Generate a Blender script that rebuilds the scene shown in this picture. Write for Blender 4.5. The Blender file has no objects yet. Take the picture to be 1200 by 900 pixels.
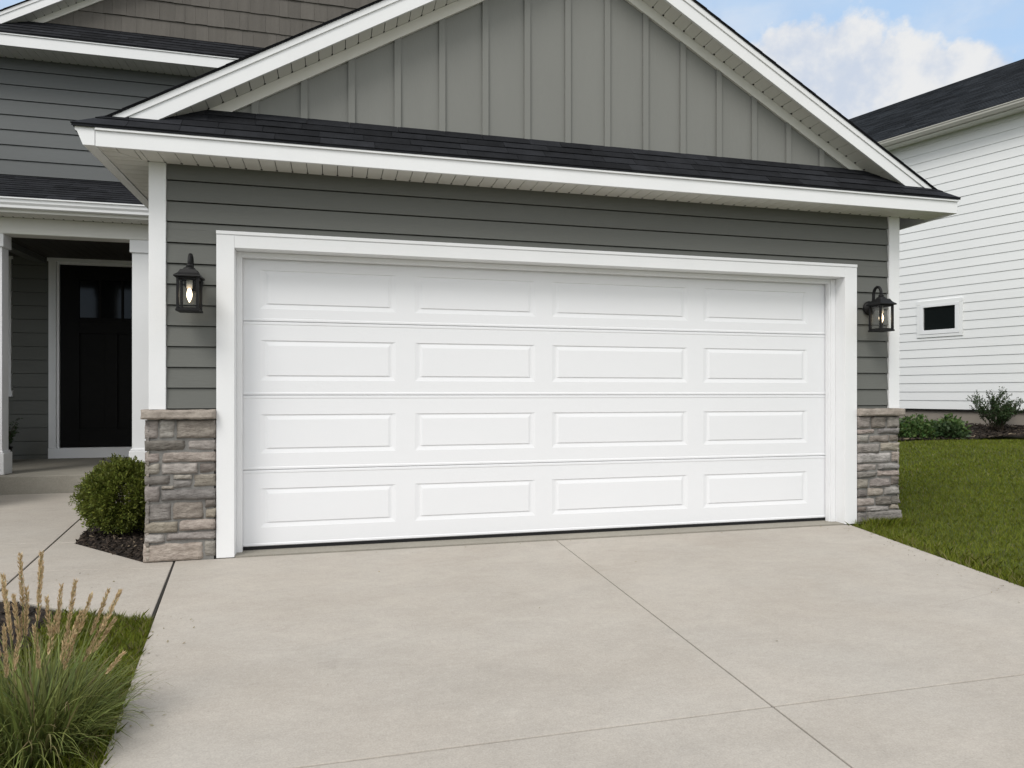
import bpy, bmesh, math, random
import numpy as np
from mathutils import Vector, noise, Matrix
R = math.radians
random.seed(7)
rng = np.random.default_rng(7)
scene = bpy.context.scene
col = scene.collection

# ------------------------------------------------------------------ camera
cd = bpy.data.cameras.new("camera"); cam = bpy.data.objects.new("camera", cd); col.objects.link(cam)
cam.location = (0.787, -5.221, 1.141)
cam.rotation_euler = (R(90), 0, R(-14.266))
cd.sensor_width = 36; cd.lens = 36*820/1200; cd.shift_y = 11.4/1200
cd.clip_start = 0.05; cd.clip_end = 2000
scene.camera = cam

# ------------------------------------------------------------------ light
SUN_EL, SUN_AZ = 50, 222          # azimuth clockwise from +Y: sun behind the camera, a little to the left
w = bpy.data.worlds.new("World"); scene.world = w; w.use_nodes = True
nt = w.node_tree; nt.nodes.clear()
def N(t, **k):
    n = nt.nodes.new(t)
    for a, b in k.items(): setattr(n, a, b)
    return n
L = nt.links.new
out = N('ShaderNodeOutputWorld'); bg = N('ShaderNodeBackground'); bg.inputs[1].default_value = 0.10
L(bg.outputs[0], out.inputs[0])
sky = N('ShaderNodeTexSky', sky_type='NISHITA'); sky.sun_disc = False
sky.sun_elevation = R(SUN_EL); sky.sun_rotation = R(SUN_AZ); sky.air_density = 1.0; sky.dust_density = 1.0; sky.ozone_density = 1.0
tc = N('ShaderNodeTexCoord')
def vmath(op, a, b):
    n = N('ShaderNodeVectorMath', operation=op)
    for i, v in enumerate((a, b)):
        if isinstance(v, (tuple, list)): n.inputs[i].default_value = v
        elif v is not None: L(v, n.inputs[i])
    return n
def fmath(op, a, b=None, clamp=False):
    n = N('ShaderNodeMath', operation=op); n.use_clamp = clamp
    for i, v in enumerate((a, b)):
        if isinstance(v, (int, float)): n.inputs[i].default_value = v
        elif v is not None: L(v, n.inputs[i])
    return n.outputs[0]
d = tc.outputs['Generated']
def wn(scale, detail, rough=0.55, vec=None, dist=0.0):
    n = N('ShaderNodeTexNoise'); n.inputs['Scale'].default_value = scale; n.inputs['Detail'].default_value = detail
    n.inputs['Roughness'].default_value = rough; n.inputs['Distortion'].default_value = dist
    L(vec if vec is not None else d, n.inputs['Vector']); return n.outputs['Fac']
puff = wn(13, 7, 0.58); puff2 = wn(38, 5, 0.55)
def skydir(px, py):
    a = (px-600)/820; b = (461.4-py)/820; s, c = 0.2464, 0.9692
    v = Vector((s+a*c, c-a*s, b)); return v.normalized()
# one cumulus bank standing behind the roofs, its billows as spheres of direction
blobs = [(928, 78, 58), (880, 92, 50), (985, 82, 56), (1030, 110, 64), (1080, 100, 48), (1122, 96, 44), (1155, 98, 34), (975, 150, 100), (900, 165, 90), (1060, 165, 100), (840, 130, 60), (1200, 190, 90), (1320, 150, 110), (760, 190, 120)]
field = None
for px, py, r in blobs:
    c0 = skydir(px, py)
    dist = vmath('DISTANCE', d, tuple(c0)).outputs['Value']
    k = fmath('SUBTRACT', 1.0, fmath('DIVIDE', dist, r/880))
    field = k if field is None else fmath('MAXIMUM', field, k)
field = fmath('ADD', field, fmath('MULTIPLY', fmath('SUBTRACT', puff, 0.5), 1.25))
field = fmath('ADD', field, fmath('MULTIPLY', fmath('SUBTRACT', puff2, 0.5), 0.55))
mr = N('ShaderNodeMapRange', interpolation_type='SMOOTHSTEP'); mr.inputs[1].default_value = -0.02; mr.inputs[2].default_value = 0.30
L(field, mr.inputs[0]); cumulus = mr.outputs[0]
# thin high cloud everywhere and a broad broken cover behind and above the viewer
sx = N('ShaderNodeSeparateXYZ'); L(d, sx.inputs[0])
mp = N('ShaderNodeMapping'); mp.inputs['Scale'].default_value = (1.0, 1.6, 3.4); mp.inputs['Location'].default_value = (0.35, 0.1, 0.2); L(d, mp.inputs['Vector'])
wis = wn(3.2, 7, 0.6, mp.outputs[0], 0.4)
mr2 = N('ShaderNodeMapRange', interpolation_type='SMOOTHSTEP'); mr2.inputs[1].default_value = 0.42; mr2.inputs[2].default_value = 0.78; mr2.inputs[4].default_value = 0.5
L(wis, mr2.inputs[0])
back = N('ShaderNodeMapRange', interpolation_type='SMOOTHSTEP'); back.inputs[1].default_value = 0.25; back.inputs[2].default_value = -0.35
dt = vmath('DOT_PRODUCT', d, (0.2464, 0.9692, -0.55)).outputs['Value']; L(dt, back.inputs[0])
big = wn(2.3, 5, 0.55)
mr3 = N('ShaderNodeMapRange', interpolation_type='SMOOTHSTEP'); mr3.inputs[1].default_value = 0.30; mr3.inputs[2].default_value = 0.55
L(big, mr3.inputs[0])
cover = fmath('MAXIMUM', fmath('MAXIMUM', cumulus, mr2.outputs[0]), fmath('MULTIPLY', back.outputs[0], mr3.outputs[0]))
cloudc = N('ShaderNodeMix', data_type='RGBA'); cloudc.inputs[6].default_value = (4.55, 5.05, 5.9, 1); cloudc.inputs[7].default_value = (6.25, 6.3, 6.35, 1)
mr4 = N('ShaderNodeMapRange', interpolation_type='SMOOTHSTEP'); mr4.inputs[1].default_value = 0.40; mr4.inputs[2].default_value = 0.57
L(fmath('ADD', fmath('MULTIPLY', puff, 0.7), fmath('MULTIPLY', wn(7, 4, 0.5), 0.3)), mr4.inputs[0]); L(mr4.outputs[0], cloudc.inputs[0])
# the sun side of the cover, behind the viewer, glows brighter
brt = N('ShaderNodeMix', data_type='RGBA'); L(back.outputs[0], brt.inputs[0]); L(cloudc.outputs[2], brt.inputs[6]); brt.inputs[7].default_value = (9.6, 9.5, 9.3, 1)
# hazy summer air: the clear part of the sky is pale
pale = N('ShaderNodeMix', data_type='RGBA'); pale.inputs[0].default_value = 0.75; pale.inputs[7].default_value = (4.05, 5.65, 7.7, 1)
L(sky.outputs[0], pale.inputs[6])
mixc = N('ShaderNodeMix', data_type='RGBA'); L(cover, mixc.inputs[0]); L(pale.outputs[2], mixc.inputs[6]); L(brt.outputs[2], mixc.inputs[7])
L(mixc.outputs[2], bg.inputs[0])

sd = bpy.data.lights.new("sun", 'SUN'); sun = bpy.data.objects.new("sun", sd); col.objects.link(sun)
sd.energy = 1.5; sd.angle = R(25); sd.color = (1.0, 0.965, 0.915)
sv = Vector((math.sin(R(SUN_AZ))*math.cos(R(SUN_EL)), math.cos(R(SUN_AZ))*math.cos(R(SUN_EL)), math.sin(R(SUN_EL))))
sun.rotation_euler = sv.to_track_quat('Z', 'Y').to_euler(); sun.location = sv*60
scene.view_settings.view_transform = 'Standard'; scene.view_settings.look = 'None'
scene.view_settings.exposure = 0.42; scene.view_settings.gamma = 1; scene.view_settings.use_curve_mapping = False

# ------------------------------------------------------------------ materials
def mat(name, c, rough=0.7, var=0.06, scale=3.0, stretch=(1,1,1), island=0.0, bump=0.0, bscale=60, c2=None, fine=0.0, spec=0.3, metal=0.0, detail=6, island_hue=0.0):
    m = bpy.data.materials.new(name); m.use_nodes = True; t = m.node_tree; b = t.nodes['Principled BSDF']
    b.inputs['Roughness'].default_value = rough; b.inputs['Specular IOR Level'].default_value = spec; b.inputs['Metallic'].default_value = metal
    def A(ty): return t.nodes.new(ty)
    tcn = A('ShaderNodeTexCoord'); mpn = A('ShaderNodeMapping'); mpn.inputs['Scale'].default_value = stretch
    t.links.new(tcn.outputs['Object'], mpn.inputs[0])
    n = A('ShaderNodeTexNoise'); n.inputs['Scale'].default_value = scale; n.inputs['Detail'].default_value = detail; n.inputs['Roughness'].default_value = 0.6
    t.links.new(mpn.outputs[0], n.inputs['Vector'])
    r = A('ShaderNodeMapRange'); r.inputs[1].default_value = 0.25; r.inputs[2].default_value = 0.75; r.inputs[3].default_value = 0; r.inputs[4].default_value = 1
    t.links.new(n.outputs['Fac'], r.inputs[0])
    mx = A('ShaderNodeMix'); mx.data_type = 'RGBA'
    if c2 is None:
        ca = [x*(1-var) for x in c]; cb = [x*(1+var) for x in c]
    else: ca, cb = c, c2
    mx.inputs[6].default_value = (*ca, 1); mx.inputs[7].default_value = (*cb, 1); t.links.new(r.outputs[0], mx.inputs[0])
    cur = mx.outputs[2]
    def scaled(cur, fac_out, lo, hi):
        rr = A('ShaderNodeMapRange'); rr.inputs[3].default_value = lo; rr.inputs[4].default_value = hi; t.links.new(fac_out, rr.inputs[0])
        v = A('ShaderNodeVectorMath'); v.operation = 'SCALE'; t.links.new(cur, v.inputs[0]); t.links.new(rr.outputs[0], v.inputs['Scale']); return v.outputs[0]
    if fine:
        nf = A('ShaderNodeTexNoise'); nf.inputs['Scale'].default_value = bscale*2; nf.inputs['Detail'].default_value = 3
        t.links.new(tcn.outputs['Object'], nf.inputs['Vector']); cur = scaled(cur, nf.outputs['Fac'], 1-fine*2, 1+fine*2)
    if island:
        g = A('ShaderNodeNewGeometry'); cur = scaled(cur, g.outputs['Random Per Island'], 1-island, 1+island)
        if island_hue:
            h = A('ShaderNodeHueSaturation'); t.links.new(cur, h.inputs['Color'])
            wnn = A('ShaderNodeTexWhiteNoise'); wnn.noise_dimensions = '1D'; t.links.new(g.outputs['Random Per Island'], wnn.inputs['W'])
            rr = A('ShaderNodeMapRange'); rr.inputs[3].default_value = 0.5-island_hue; rr.inputs[4].default_value = 0.5+island_hue
            t.links.new(wnn.outputs['Value'], rr.inputs[0]); t.links.new(rr.outputs[0], h.inputs['Hue'])
            r3 = A('ShaderNodeMapRange'); r3.inputs[3].default_value = 0.35; r3.inputs[4].default_value = 1.5
            t.links.new(wnn.outputs['Color'], r3.inputs[0]); t.links.new(r3.outputs[0], h.inputs['Saturation'])
            cur = h.outputs[0]
    t.links.new(cur, b.inputs['Base Color'])
    if bump:
        nb = A('ShaderNodeTexNoise'); nb.inputs['Scale'].default_value = bscale; nb.inputs['Detail'].default_value = 4
        t.links.new(mpn.outputs[0], nb.inputs['Vector'])
        bp = A('ShaderNodeBump'); bp.inputs['Strength'].default_value = bump; bp.inputs['Distance'].default_value = 0.01
        t.links.new(nb.outputs['Fac'], bp.inputs['Height']); t.links.new(bp.outputs[0], b.inputs['Normal'])
    return m
M = {}
M['white'] = mat('white_trim_paint', (.775,.785,.797), .5, .025, 2.5, fine=.01)
M['door'] = mat('white_door_enamel', (.772,.783,.806), .42, .02, 1.2, bump=.04, bscale=220, stretch=(.25,1,1))
M['ceiling'] = mat('dark_stained_ceiling', (.045,.042,.036), .7, .1, 2)
M['soffit'] = mat('soffit_white', (.68,.675,.64), .55, .03, 2)
M['siding'] = mat('grey_green_lap_siding', (.128,.132,.122), .62, .05, 1.2, stretch=(.4,1,3), island=.035, bump=.12, bscale=40)
M['upper'] = mat('slate_grey_lap_siding', (.122,.130,.132), .62, .05, 1.2, stretch=(.4,1,3), island=.03, bump=.1, bscale=40)
M['gable'] = mat('grey_gable_panel', (.20,.203,.19), .65, .05, 1.5, stretch=(2,1,.3), bump=.1, bscale=60)
M['shake'] = mat('taupe_shake_shingles', (.110,.101,.090), .75, .12, 3, stretch=(6,1,.6), island=.08, bump=.4, bscale=50)
M['shingle'] = mat('charcoal_asphalt_shingle', (.017,.018,.021), .95, .3, 8, island=.35, bump=.5, bscale=170, fine=.25, spec=.1)
M['shingle_far'] = mat('charcoal_roof_shingle', (.019,.021,.024), .95, .35, 2.5, stretch=(1,1,2), island=.35, bump=.4, bscale=120, fine=.2, spec=.1)
M['dark'] = mat('dark_gap', (.012,.012,.012), .9, .1)
M['felt'] = mat('black_joint_felt', (.03,.028,.025), .95, .2)
M['rubber'] = mat('black_rubber_seal', (.008,.008,.009), .6, .1)
M['blackdoor'] = mat('black_door_paint', (.0055,.0055,.0052), .6, .15, 3, spec=.12)
M['stone'] = mat('ledge_stone', (.140,.121,.106), .9, .3, 16, c2=(.335,.305,.272), island=.38, bump=1.0, bscale=38, fine=.08, island_hue=.025, stretch=(1,1,2.2))
M['cap'] = mat('cap_stone', (.21,.18,.155), .9, .3, 14, c2=(.36,.32,.28), bump=.9, bscale=40, fine=.08)
M['mortar'] = mat('grey_mortar', (.20,.195,.185), .95, .15, 20, bump=.5, bscale=120)
M['white_vinyl'] = mat('white_lap_siding', (.78,.79,.79), .55, .02, 1, island=.012)
M['gutter2'] = mat('putty_gutter', (.42,.41,.37), .5, .05, 2)
M['foundation'] = mat('tan_concrete_foundation', (.27,.24,.205), .9, .12, 2.5, bump=.3, bscale=50)
M['mulch'] = mat('dark_mulch', (.020,.015,.012), .95, .5, 30, bump=1, bscale=60)
M['chip'] = mat('mulch_chip', (.034,.025,.019), .9, .4, 40, island=.75)
M['chip_pale'] = mat('pale_straw_bit', (.17,.135,.095), .9, .3, 40, island=.5)
M['metal'] = mat('black_lantern_metal', (.006,.006,.0065), .55, .2, 40, bump=.15, bscale=200, spec=.25)
M['socket'] = mat('ivory_candle_sleeve', (.6,.58,.53), .5, .03)
M['soil'] = mat('soil_under_grass', (.060,.072,.018), .95, .35, 14, bump=.6, bscale=40)
M['winglass'] = mat('dark_window_glass', (.006,.008,.008), .04, .1, spec=.45)
M['doorglass'] = mat('dim_door_glass', (.006,.007,.007), .08, .1, spec=.22)
def emat(name, c, s):
    m = bpy.data.materials.new(name); m.use_nodes = True; b = m.node_tree.nodes['Principled BSDF']
    b.inputs['Base Color'].default_value = (*c,1); b.inputs['Emission Color'].default_value = (*c,1); b.inputs['Emission Strength'].default_value = s; return m
M['bulb'] = emat('warm_bulb_glow', (1.0,.80,.56), 2.6)
def glass(name):
    m = bpy.data.materials.new(name); m.use_nodes = True; t = m.node_tree; t.nodes.clear()
    o = t.nodes.new('ShaderNodeOutputMaterial'); g = t.nodes.new('ShaderNodeBsdfGlossy'); g.inputs['Roughness'].default_value = .03
    tr = t.nodes.new('ShaderNodeBsdfTransparent'); tr.inputs[0].default_value = (.93,.93,.92,1)
    mx = t.nodes.new('ShaderNodeMixShader'); fr = t.nodes.new('ShaderNodeLayerWeight'); fr.inputs[0].default_value = .18
    ad = t.nodes.new('ShaderNodeMath'); ad.operation = 'ADD'; ad.inputs[1].default_value = .0
    t.links.new(fr.outputs[0], ad.inputs[0]); t.links.new(ad.outputs[0], mx.inputs[0])
    t.links.new(tr.outputs[0], mx.inputs[1]); t.links.new(g.outputs[0], mx.inputs[2]); t.links.new(mx.outputs[0], o.inputs[0]); return m
M['glass'] = glass('clear_lantern_glass')

def concrete(name, base, tint):
    m = bpy.data.materials.new(name); m.use_nodes = True; t = m.node_tree; b = t.nodes['Principled BSDF']
    b.inputs['Roughness'].default_value = .9; b.inputs['Specular IOR Level'].default_value = .2
    A = t.nodes.new; K = t.links.new
    tcn = A('ShaderNodeTexCoord')
    def nz(scale, st, det=6, ro=.6, dist=0):
        mpn = A('ShaderNodeMapping'); mpn.inputs['Scale'].default_value = st; K(tcn.outputs['Object'], mpn.inputs[0])
        n = A('ShaderNodeTexNoise'); n.inputs['Scale'].default_value = scale; n.inputs['Detail'].default_value = det; n.inputs['Roughness'].default_value = ro; n.inputs['Distortion'].default_value = dist
        K(mpn.outputs[0], n.inputs['Vector']); return n.outputs['Fac']
    def rng_(f, lo, hi, a=.3, bb=.7):
        r = A('ShaderNodeMapRange'); r.inputs[1].default_value = a; r.inputs[2].default_value = bb; r.inputs[3].default_value = lo; r.inputs[4].default_value = hi; K(f, r.inputs[0]); return r.outputs[0]
    def mul(a, c):
        n = A('ShaderNodeMath'); n.operation = 'MULTIPLY'; K(a, n.inputs[0]); K(c, n.inputs[1]); return n.outputs[0]
    f = mul(rng_(nz(.7, (.8,1,1), 5, .55, .3), .94, 1.04), rng_(nz(2.6, (.75,1.15,1), 7, .70, .6), .935, 1.05))
    f = mul(f, rng_(nz(11, (.8,1.2,1), 6, .7), .945, 1.04)); f = mul(f, rng_(nz(150, (1,1,1), 3, .7), .86, 1.10)); f = mul(f, rng_(nz(45, (1,1,1), 5, .75), .91, 1.06))
    f = mul(f, rng_(nz(70, (1,1,1), 2, .5), .86, 1.0, .25, .34))
    # sparse darker water and leaf stains
    f = mul(f, rng_(nz(1.6, (.6,1.2,1), 8, .72, 1.2), 1.0, .84, .62, .76))
    mx = A('ShaderNodeMix'); mx.data_type = 'RGBA'; mx.inputs[6].default_value = (*base,1); mx.inputs[7].default_value = (*tint,1); K(rng_(nz(1.3,(1,1,1),5), 0, 1), mx.inputs[0])
    v = A('ShaderNodeVectorMath'); v.operation = 'SCALE'; K(mx.outputs[2], v.inputs[0]); K(f, v.inputs['Scale']); K(v.outputs[0], b.inputs['Base Color'])
    bp = A('ShaderNodeBump'); bp.inputs['Strength'].default_value = .25; bp.inputs['Distance'].default_value = .004; K(nz(110,(.8,1,1),4,.7), bp.inputs['Height']); K(bp.outputs[0], b.inputs['Normal'])
    return m
M['concrete'] = concrete('brushed_concrete', (.392,.356,.312), (.418,.388,.348))
M['slab'] = concrete('porch_concrete', (.285,.266,.226), (.305,.288,.25))
def leafmat(name, c, var=.35, hue=.015, rough=.55, trans=.25):
    m = bpy.data.materials.new(name); m.use_nodes = True; t = m.node_tree; b = t.nodes['Principled BSDF']; A = t.nodes.new; K = t.links.new
    b.inputs['Roughness'].default_value = rough; b.inputs['Specular IOR Level'].default_value = .25
    g = A('ShaderNodeNewGeometry'); tcn = A('ShaderNodeTexCoord')
    n = A('ShaderNodeTexNoise'); n.inputs['Scale'].default_value = 1.7; n.inputs['Detail'].default_value = 5; K(tcn.outputs['Object'], n.inputs['Vector'])
    ad = A('ShaderNodeMath'); ad.operation = 'ADD'; K(g.outputs['Random Per Island'], ad.inputs[0]); K(n.outputs['Fac'], ad.inputs[1])
    r = A('ShaderNodeMapRange'); r.inputs[1].default_value = .2; r.inputs[2].default_value = 1.6; r.inputs[3].default_value = 1-var; r.inputs[4].default_value = 1+var; K(ad.outputs[0], r.inputs[0])
    h = A('ShaderNodeHueSaturation'); h.inputs['Color'].default_value = (*c,1); K(r.outputs[0], h.inputs['Value'])
    wnn = A('ShaderNodeTexWhiteNoise'); wnn.noise_dimensions = '1D'; K(g.outputs['Random Per Island'], wnn.inputs['W'])
    r2 = A('ShaderNodeMapRange'); r2.inputs[3].default_value = .5-hue; r2.inputs[4].default_value = .5+hue; K(wnn.outputs['Value'], r2.inputs[0]); K(r2.outputs[0], h.inputs['Hue'])
    K(h.outputs[0], b.inputs['Base Color'])
    if trans:
        o = t.nodes['Material Output']; tl = A('ShaderNodeBsdfTranslucent'); K(h.outputs[0], tl.inputs[0]); mx = A('ShaderNodeMixShader'); mx.inputs[0].default_value = trans
        K(b.outputs[0], mx.inputs[1]); K(tl.outputs[0], mx.inputs[2]); K(mx.outputs[0], o.inputs[0])
    return m
M['lawn'] = leafmat('lawn_blades', (.130,.158,.014), .45, .02, .6, .2)
M['straw'] = leafmat('dry_lawn_blades', (.20,.17,.08), .4, .02, .7, .2)
M['leaf'] = leafmat('boxwood_leaf', (.122,.145,.026), .6, .02, .5, .2)
M['leafdark'] = leafmat('garden_leaf', (.035,.062,.022), .5, .025, .5, .2)
M['leafbed'] = leafmat('bed_plant_leaf', (.066,.112,.032), .6, .03, .5, .2)
M['blade'] = leafmat('ornamental_grass_blade', (.128,.152,.042), .85, .02, .5, .25)
M['plume'] = leafmat('tan_seed_head', (.54,.41,.24), .35, .012, .8, .25)
M['twig'] = mat('brown_twig', (.06,.045,.03), .9, .3, 30)

# ------------------------------------------------------------------ mesh helpers
class MB:
    def __init__(s): s.v = []; s.f = []; s.mi = []; s.smooth = []
    def add(s, vs, fs, mi=0, sm=False):
        o = len(s.v); s.v += [tuple(v) for v in vs]; s.f += [tuple(i+o for i in f) for f in fs]; s.mi += [mi]*len(fs); s.smooth += [sm]*len(fs)
    def box(s, x0, x1, y0, y1, z0, z1, mi=0):
        s.add([(x0,y0,z0),(x1,y0,z0),(x1,y1,z0),(x0,y1,z0),(x0,y0,z1),(x1,y0,z1),(x1,y1,z1),(x0,y1,z1)],
              [(0,3,2,1),(4,5,6,7),(0,1,5,4),(1,2,6,5),(2,3,7,6),(3,0,4,7)], mi)
    def prism(s, poly, axis, a, b, mi=0):
        """poly: list of 2-D points, extruded along axis (0 x: (y,z), 1 y: (x,z), 2 z: (x,y)) from a to b"""
        n = len(poly)
        def P(p, t): return [(t,p[0],p[1]),(p[0],t,p[1]),(p[0],p[1],t)][axis]
        vs = [P(p,a) for p in poly]+[P(p,b) for p in poly]
        fs = [tuple(range(n)), tuple(range(2*n-1,n-1,-1))]+[(i+n,(i+1)%n+n,(i+1)%n,i) for i in range(n)]
        s.add(vs, fs, mi)
    def hexa(s, p, mi=0):      # 8 points: lower ring then upper ring
        s.add(p, [(0,3,2,1),(4,5,6,7),(0,1,5,4),(1,2,6,5),(2,3,7,6),(3,0,4,7)], mi)
    def tube(s, pts, rad, n=8, mi=0, cap=True):
        pts = [Vector(p) for p in pts]; rads = rad if isinstance(rad,(list,tuple)) else [rad]*len(pts)
        vs = []; fs = []
        up = Vector((0,0,1))
        for i, p in enumerate(pts):
            t = (pts[min(i+1,len(pts)-1)]-pts[max(i-1,0)]).normalized()
            a = t.cross(up); 
            if a.length < 1e-3: a = t.cross(Vector((1,0,0)))
            a.normalize(); b = t.cross(a)
            for k in range(n):
                q = 2*math.pi*k/n; vs.append(p+(a*math.cos(q)+b*math.sin(q))*rads[i])
        for i in range(len(pts)-1):
            for k in range(n): fs.append((i*n+k, i*n+(k+1)%n, (i+1)*n+(k+1)%n, (i+1)*n+k))
        if cap: fs += [tuple(range(n-1,-1,-1)), tuple(range((len(pts)-1)*n, len(pts)*n))]
        s.add(vs, fs, mi, True)
    def lathe(s, prof, c=(0,0,0), n=20, mi=0, axis='z'):
        vs = []; fs = []
        for r, h in prof:
            for k in range(n):
                q = 2*math.pi*k/n; a, b = r*math.cos(q), r*math.sin(q)
                vs.append((c[0]+a, c[1]+b, c[2]+h) if axis == 'z' else (c[0]+a, c[1]+h, c[2]+b))
        for i in range(len(prof)-1):
            for k in range(n): fs.append((i*n+k, i*n+(k+1)%n, (i+1)*n+(k+1)%n, (i+1)*n+k))
        fs += [tuple(range(n)), tuple(range((len(prof)-1)*n, len(prof)*n))]
        s.add(vs, fs, mi, True)
WL = {}
def link(o, parent):
    col.objects.link(o)
    if parent is not None:
        o.parent = parent; p = WL.get(parent.name, Vector((0,0,0))); o.location = -p
    WL[o.name] = Vector((0,0,0))
    return o
def obj(name, mb, mats, parent=None, bevel=0.0, label=None, local=False, smooth_all=False):
    me = bpy.data.meshes.new(name)
    me.from_pydata(mb.v, [], mb.f)
    for m in (mats if isinstance(mats,(list,tuple)) else [mats]): me.materials.append(m)
    me.polygons.foreach_set('material_index', mb.mi); me.polygons.foreach_set('use_smooth', [True]*len(mb.f) if smooth_all else mb.smooth)
    bm = bmesh.new(); bm.from_mesh(me); bmesh.ops.recalc_face_normals(bm, faces=bm.faces); bm.to_mesh(me); bm.free()
    me.update()
    o = bpy.data.objects.new(name, me)
    if local:
        col.objects.link(o); o.parent = parent
    else: link(o, parent)
    if bevel:
        b = o.modifiers.new('edge_softening', 'BEVEL'); b.width = bevel; b.segments = 2; b.limit_method = 'ANGLE'; b.angle_limit = R(40)
    if label: o['label'] = label
    return o
def raw(name, V, F, mats, parent=None, mi=None):       # big numpy meshes, F all of one size
    me = bpy.data.meshes.new(name); nf, k = F.shape
    me.vertices.add(len(V)); me.vertices.foreach_set('co', np.ascontiguousarray(V,dtype=np.float32).ravel())
    me.loops.add(nf*k); me.loops.foreach_set('vertex_index', np.ascontiguousarray(F,dtype=np.int32).ravel())
    me.polygons.add(nf); me.polygons.foreach_set('loop_start', np.arange(nf,dtype=np.int32)*k)
    for m in (mats if isinstance(mats,(list,tuple)) else [mats]): me.materials.append(m)
    if mi is not None: me.polygons.foreach_set('material_index', np.asarray(mi,dtype=np.int32))
    me.update(calc_edges=True); me.validate()
    return link(bpy.data.objects.new(name, me), parent)
def thing(name, label, cat, loc=(0,0,0), group=None):
    o = bpy.data.objects.new(name, None); col.objects.link(o); o.location = loc; WL[o.name] = Vector(loc)
    o.empty_display_size = .2; o['label'] = label; o['category'] = cat
    if group: o['group'] = group
    return o
def kind(o, k): o['kind'] = k; return o

# framed helper: boards along a wall. o origin, u along the wall, n outward
def lap_siding(mb, o, u, n, spans, z0, z1, exp, zphase, proud=.013, back=.02, gap=.0075):
    o = Vector(o); u = Vector(u); n = Vector(n)
    z = zphase
    while z > z0: z -= exp
    while z < z1:
        a, b = max(z+gap, z0), min(z+exp, z1)
        if b-a > .004:
            fa = proud*(1-(a-z)/exp)+.002; fb = proud*(1-(b-z)/exp)+.002
            for (s0, s1) in spans(a, b):
                if s1-s0 < .01: continue
                q = []
                for zz, pr_ in ((a, fa), (b, fb)):
                    q += [o+u*s0+n*pr_+Vector((0,0,zz)), o+u*s1+n*pr_+Vector((0,0,zz)), o+u*s1-n*back+Vector((0,0,zz)), o+u*s0-n*back+Vector((0,0,zz))]
                mb.hexa(q)
        z += exp
def shingles(mb, o, u, v, n, limits, vlen, expo, tab, th=.009, jitter=.25):
    """o eave origin, u along the eave, v up the slope, n normal; limits(v)->(u0,u1)"""
    o, u, v, n = Vector(o), Vector(u).normalized(), Vector(v).normalized(), Vector(n).normalized()
    k = 0; vv = 0.0
    while vv < vlen-.01:
        v1 = min(vv+expo, vlen)
        u0, u1 = limits(vv); w0, w1 = limits(v1)
        x = u0-random.random()*tab
        while x < u1:
            wd = tab*(1+random.uniform(-jitter, jitter)); a, b = max(x+.0015, u0), min(x+wd-.0015, u1)
            if b-a > .01:
                t0 = th*random.uniform(.8,1.35); a1, b1 = min(max(a, w0), w1-.001), max(min(b, w1), w0+.001)
                q = [o+u*a+v*vv, o+u*b+v*vv, o+u*b1+v*(v1+.005), o+u*a1+v*(v1+.005)]
                mb.hexa(q+[q[0]+n*t0, q[1]+n*t0, q[2]+n*.003, q[3]+n*.003])
            x += wd
        vv = v1; k += 1
def planks(mb, poly_fn, s0, s1, step, gap=.005):
    """poly_fn(a,b)-> 8 points of a soffit plank between stations a and b"""
    s = s0
    while s < s1-1e-4:
        e = min(s+step, s1); mb.hexa(poly_fn(s+gap/2, e-gap/2)); s = e

# ------------------------------------------------------------------ ground
def gh(x, y):
    t = np.clip((x-5.6)/6.5, 0, 1); t = t*t*(3-2*t)
    return -.022 + .322*t
def grid_axis(lo, hi, step, far):
    a = list(np.arange(lo, hi+1e-6, step)); e = step
    p, q = a[0], a[-1]; pre = []; post = []
    while p > -far: e *= 1.6; p -= e; pre.append(p)
    e = step
    while q < far: e *= 1.6; q += e; post.append(q)
    return np.array(pre[::-1]+a+post)
xs = grid_axis(-5, 18, .5, 400); ys = grid_axis(-8, 14, .5, 400)
GX, GY = np.meshgrid(xs, ys); GZ = gh(GX, GY)
V = np.stack([GX.ravel(), GY.ravel(), GZ.ravel()], 1); nx, ny = len(xs), len(ys)
ii, jj = np.meshgrid(np.arange(nx-1), np.arange(ny-1)); a = (jj*nx+ii).ravel()
kind(raw('ground', V, np.stack([a, a+1, a+nx+1, a+nx], 1), M['soil']), 'structure')

def clip(poly, p, q, off):      # keep the part left of p->q shifted by off
    p, q = Vector(p), Vector(q); dd = (q-p).normalized(); nn = Vector((-dd.y, dd.x)); c = nn.dot(p)+off
    outp = []
    for i in range(len(poly)):
        a_, b_ = Vector(poly[i]), Vector(poly[(i+1)%len(poly)]); da, db = nn.dot(a_)-c, nn.dot(b_)-c
        if da >= 0: outp.append(tuple(a_))
        if da*db < 0: t = da/(da-db); outp.append(tuple(a_+(b_-a_)*t))
    return outp
def cut(polys, p, q, gap):
    r = []
    for pl in polys:
        for a_ in (clip(pl, p, q, gap/2), clip(pl, q, p, gap/2)):
            if len(a_) > 2: r.append(a_)
    return r
def slab_obj(name, polys, z0, z1, m, mortar=None):
    mb = MB()
    for pl in polys:
        mb.prism(pl, 2, z0, z1)
    return obj(name, mb, m, None, bevel=.004)
DL = [(-.262,-.03), (.057,-2.552), (.42,-5.5), (.42,-14)]
DR = [(5.146,-.03), (4.731,-1.965), (4.05,-5.0), (4.05,-14)]
drive = [DL[0]]+DL[1:]+DR[::-1]
polys = cut([drive], (2.480,.3), (2.339,-2.983), .007)
polys = cut(polys, (-3,-3.005), (8,-2.955), .006)
polys = cut(polys, (-3,-6.6), (8,-6.6), .006)
kind(slab_obj('driveway', polys, -.12, 0.0, M['concrete']), 'structure')
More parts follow.
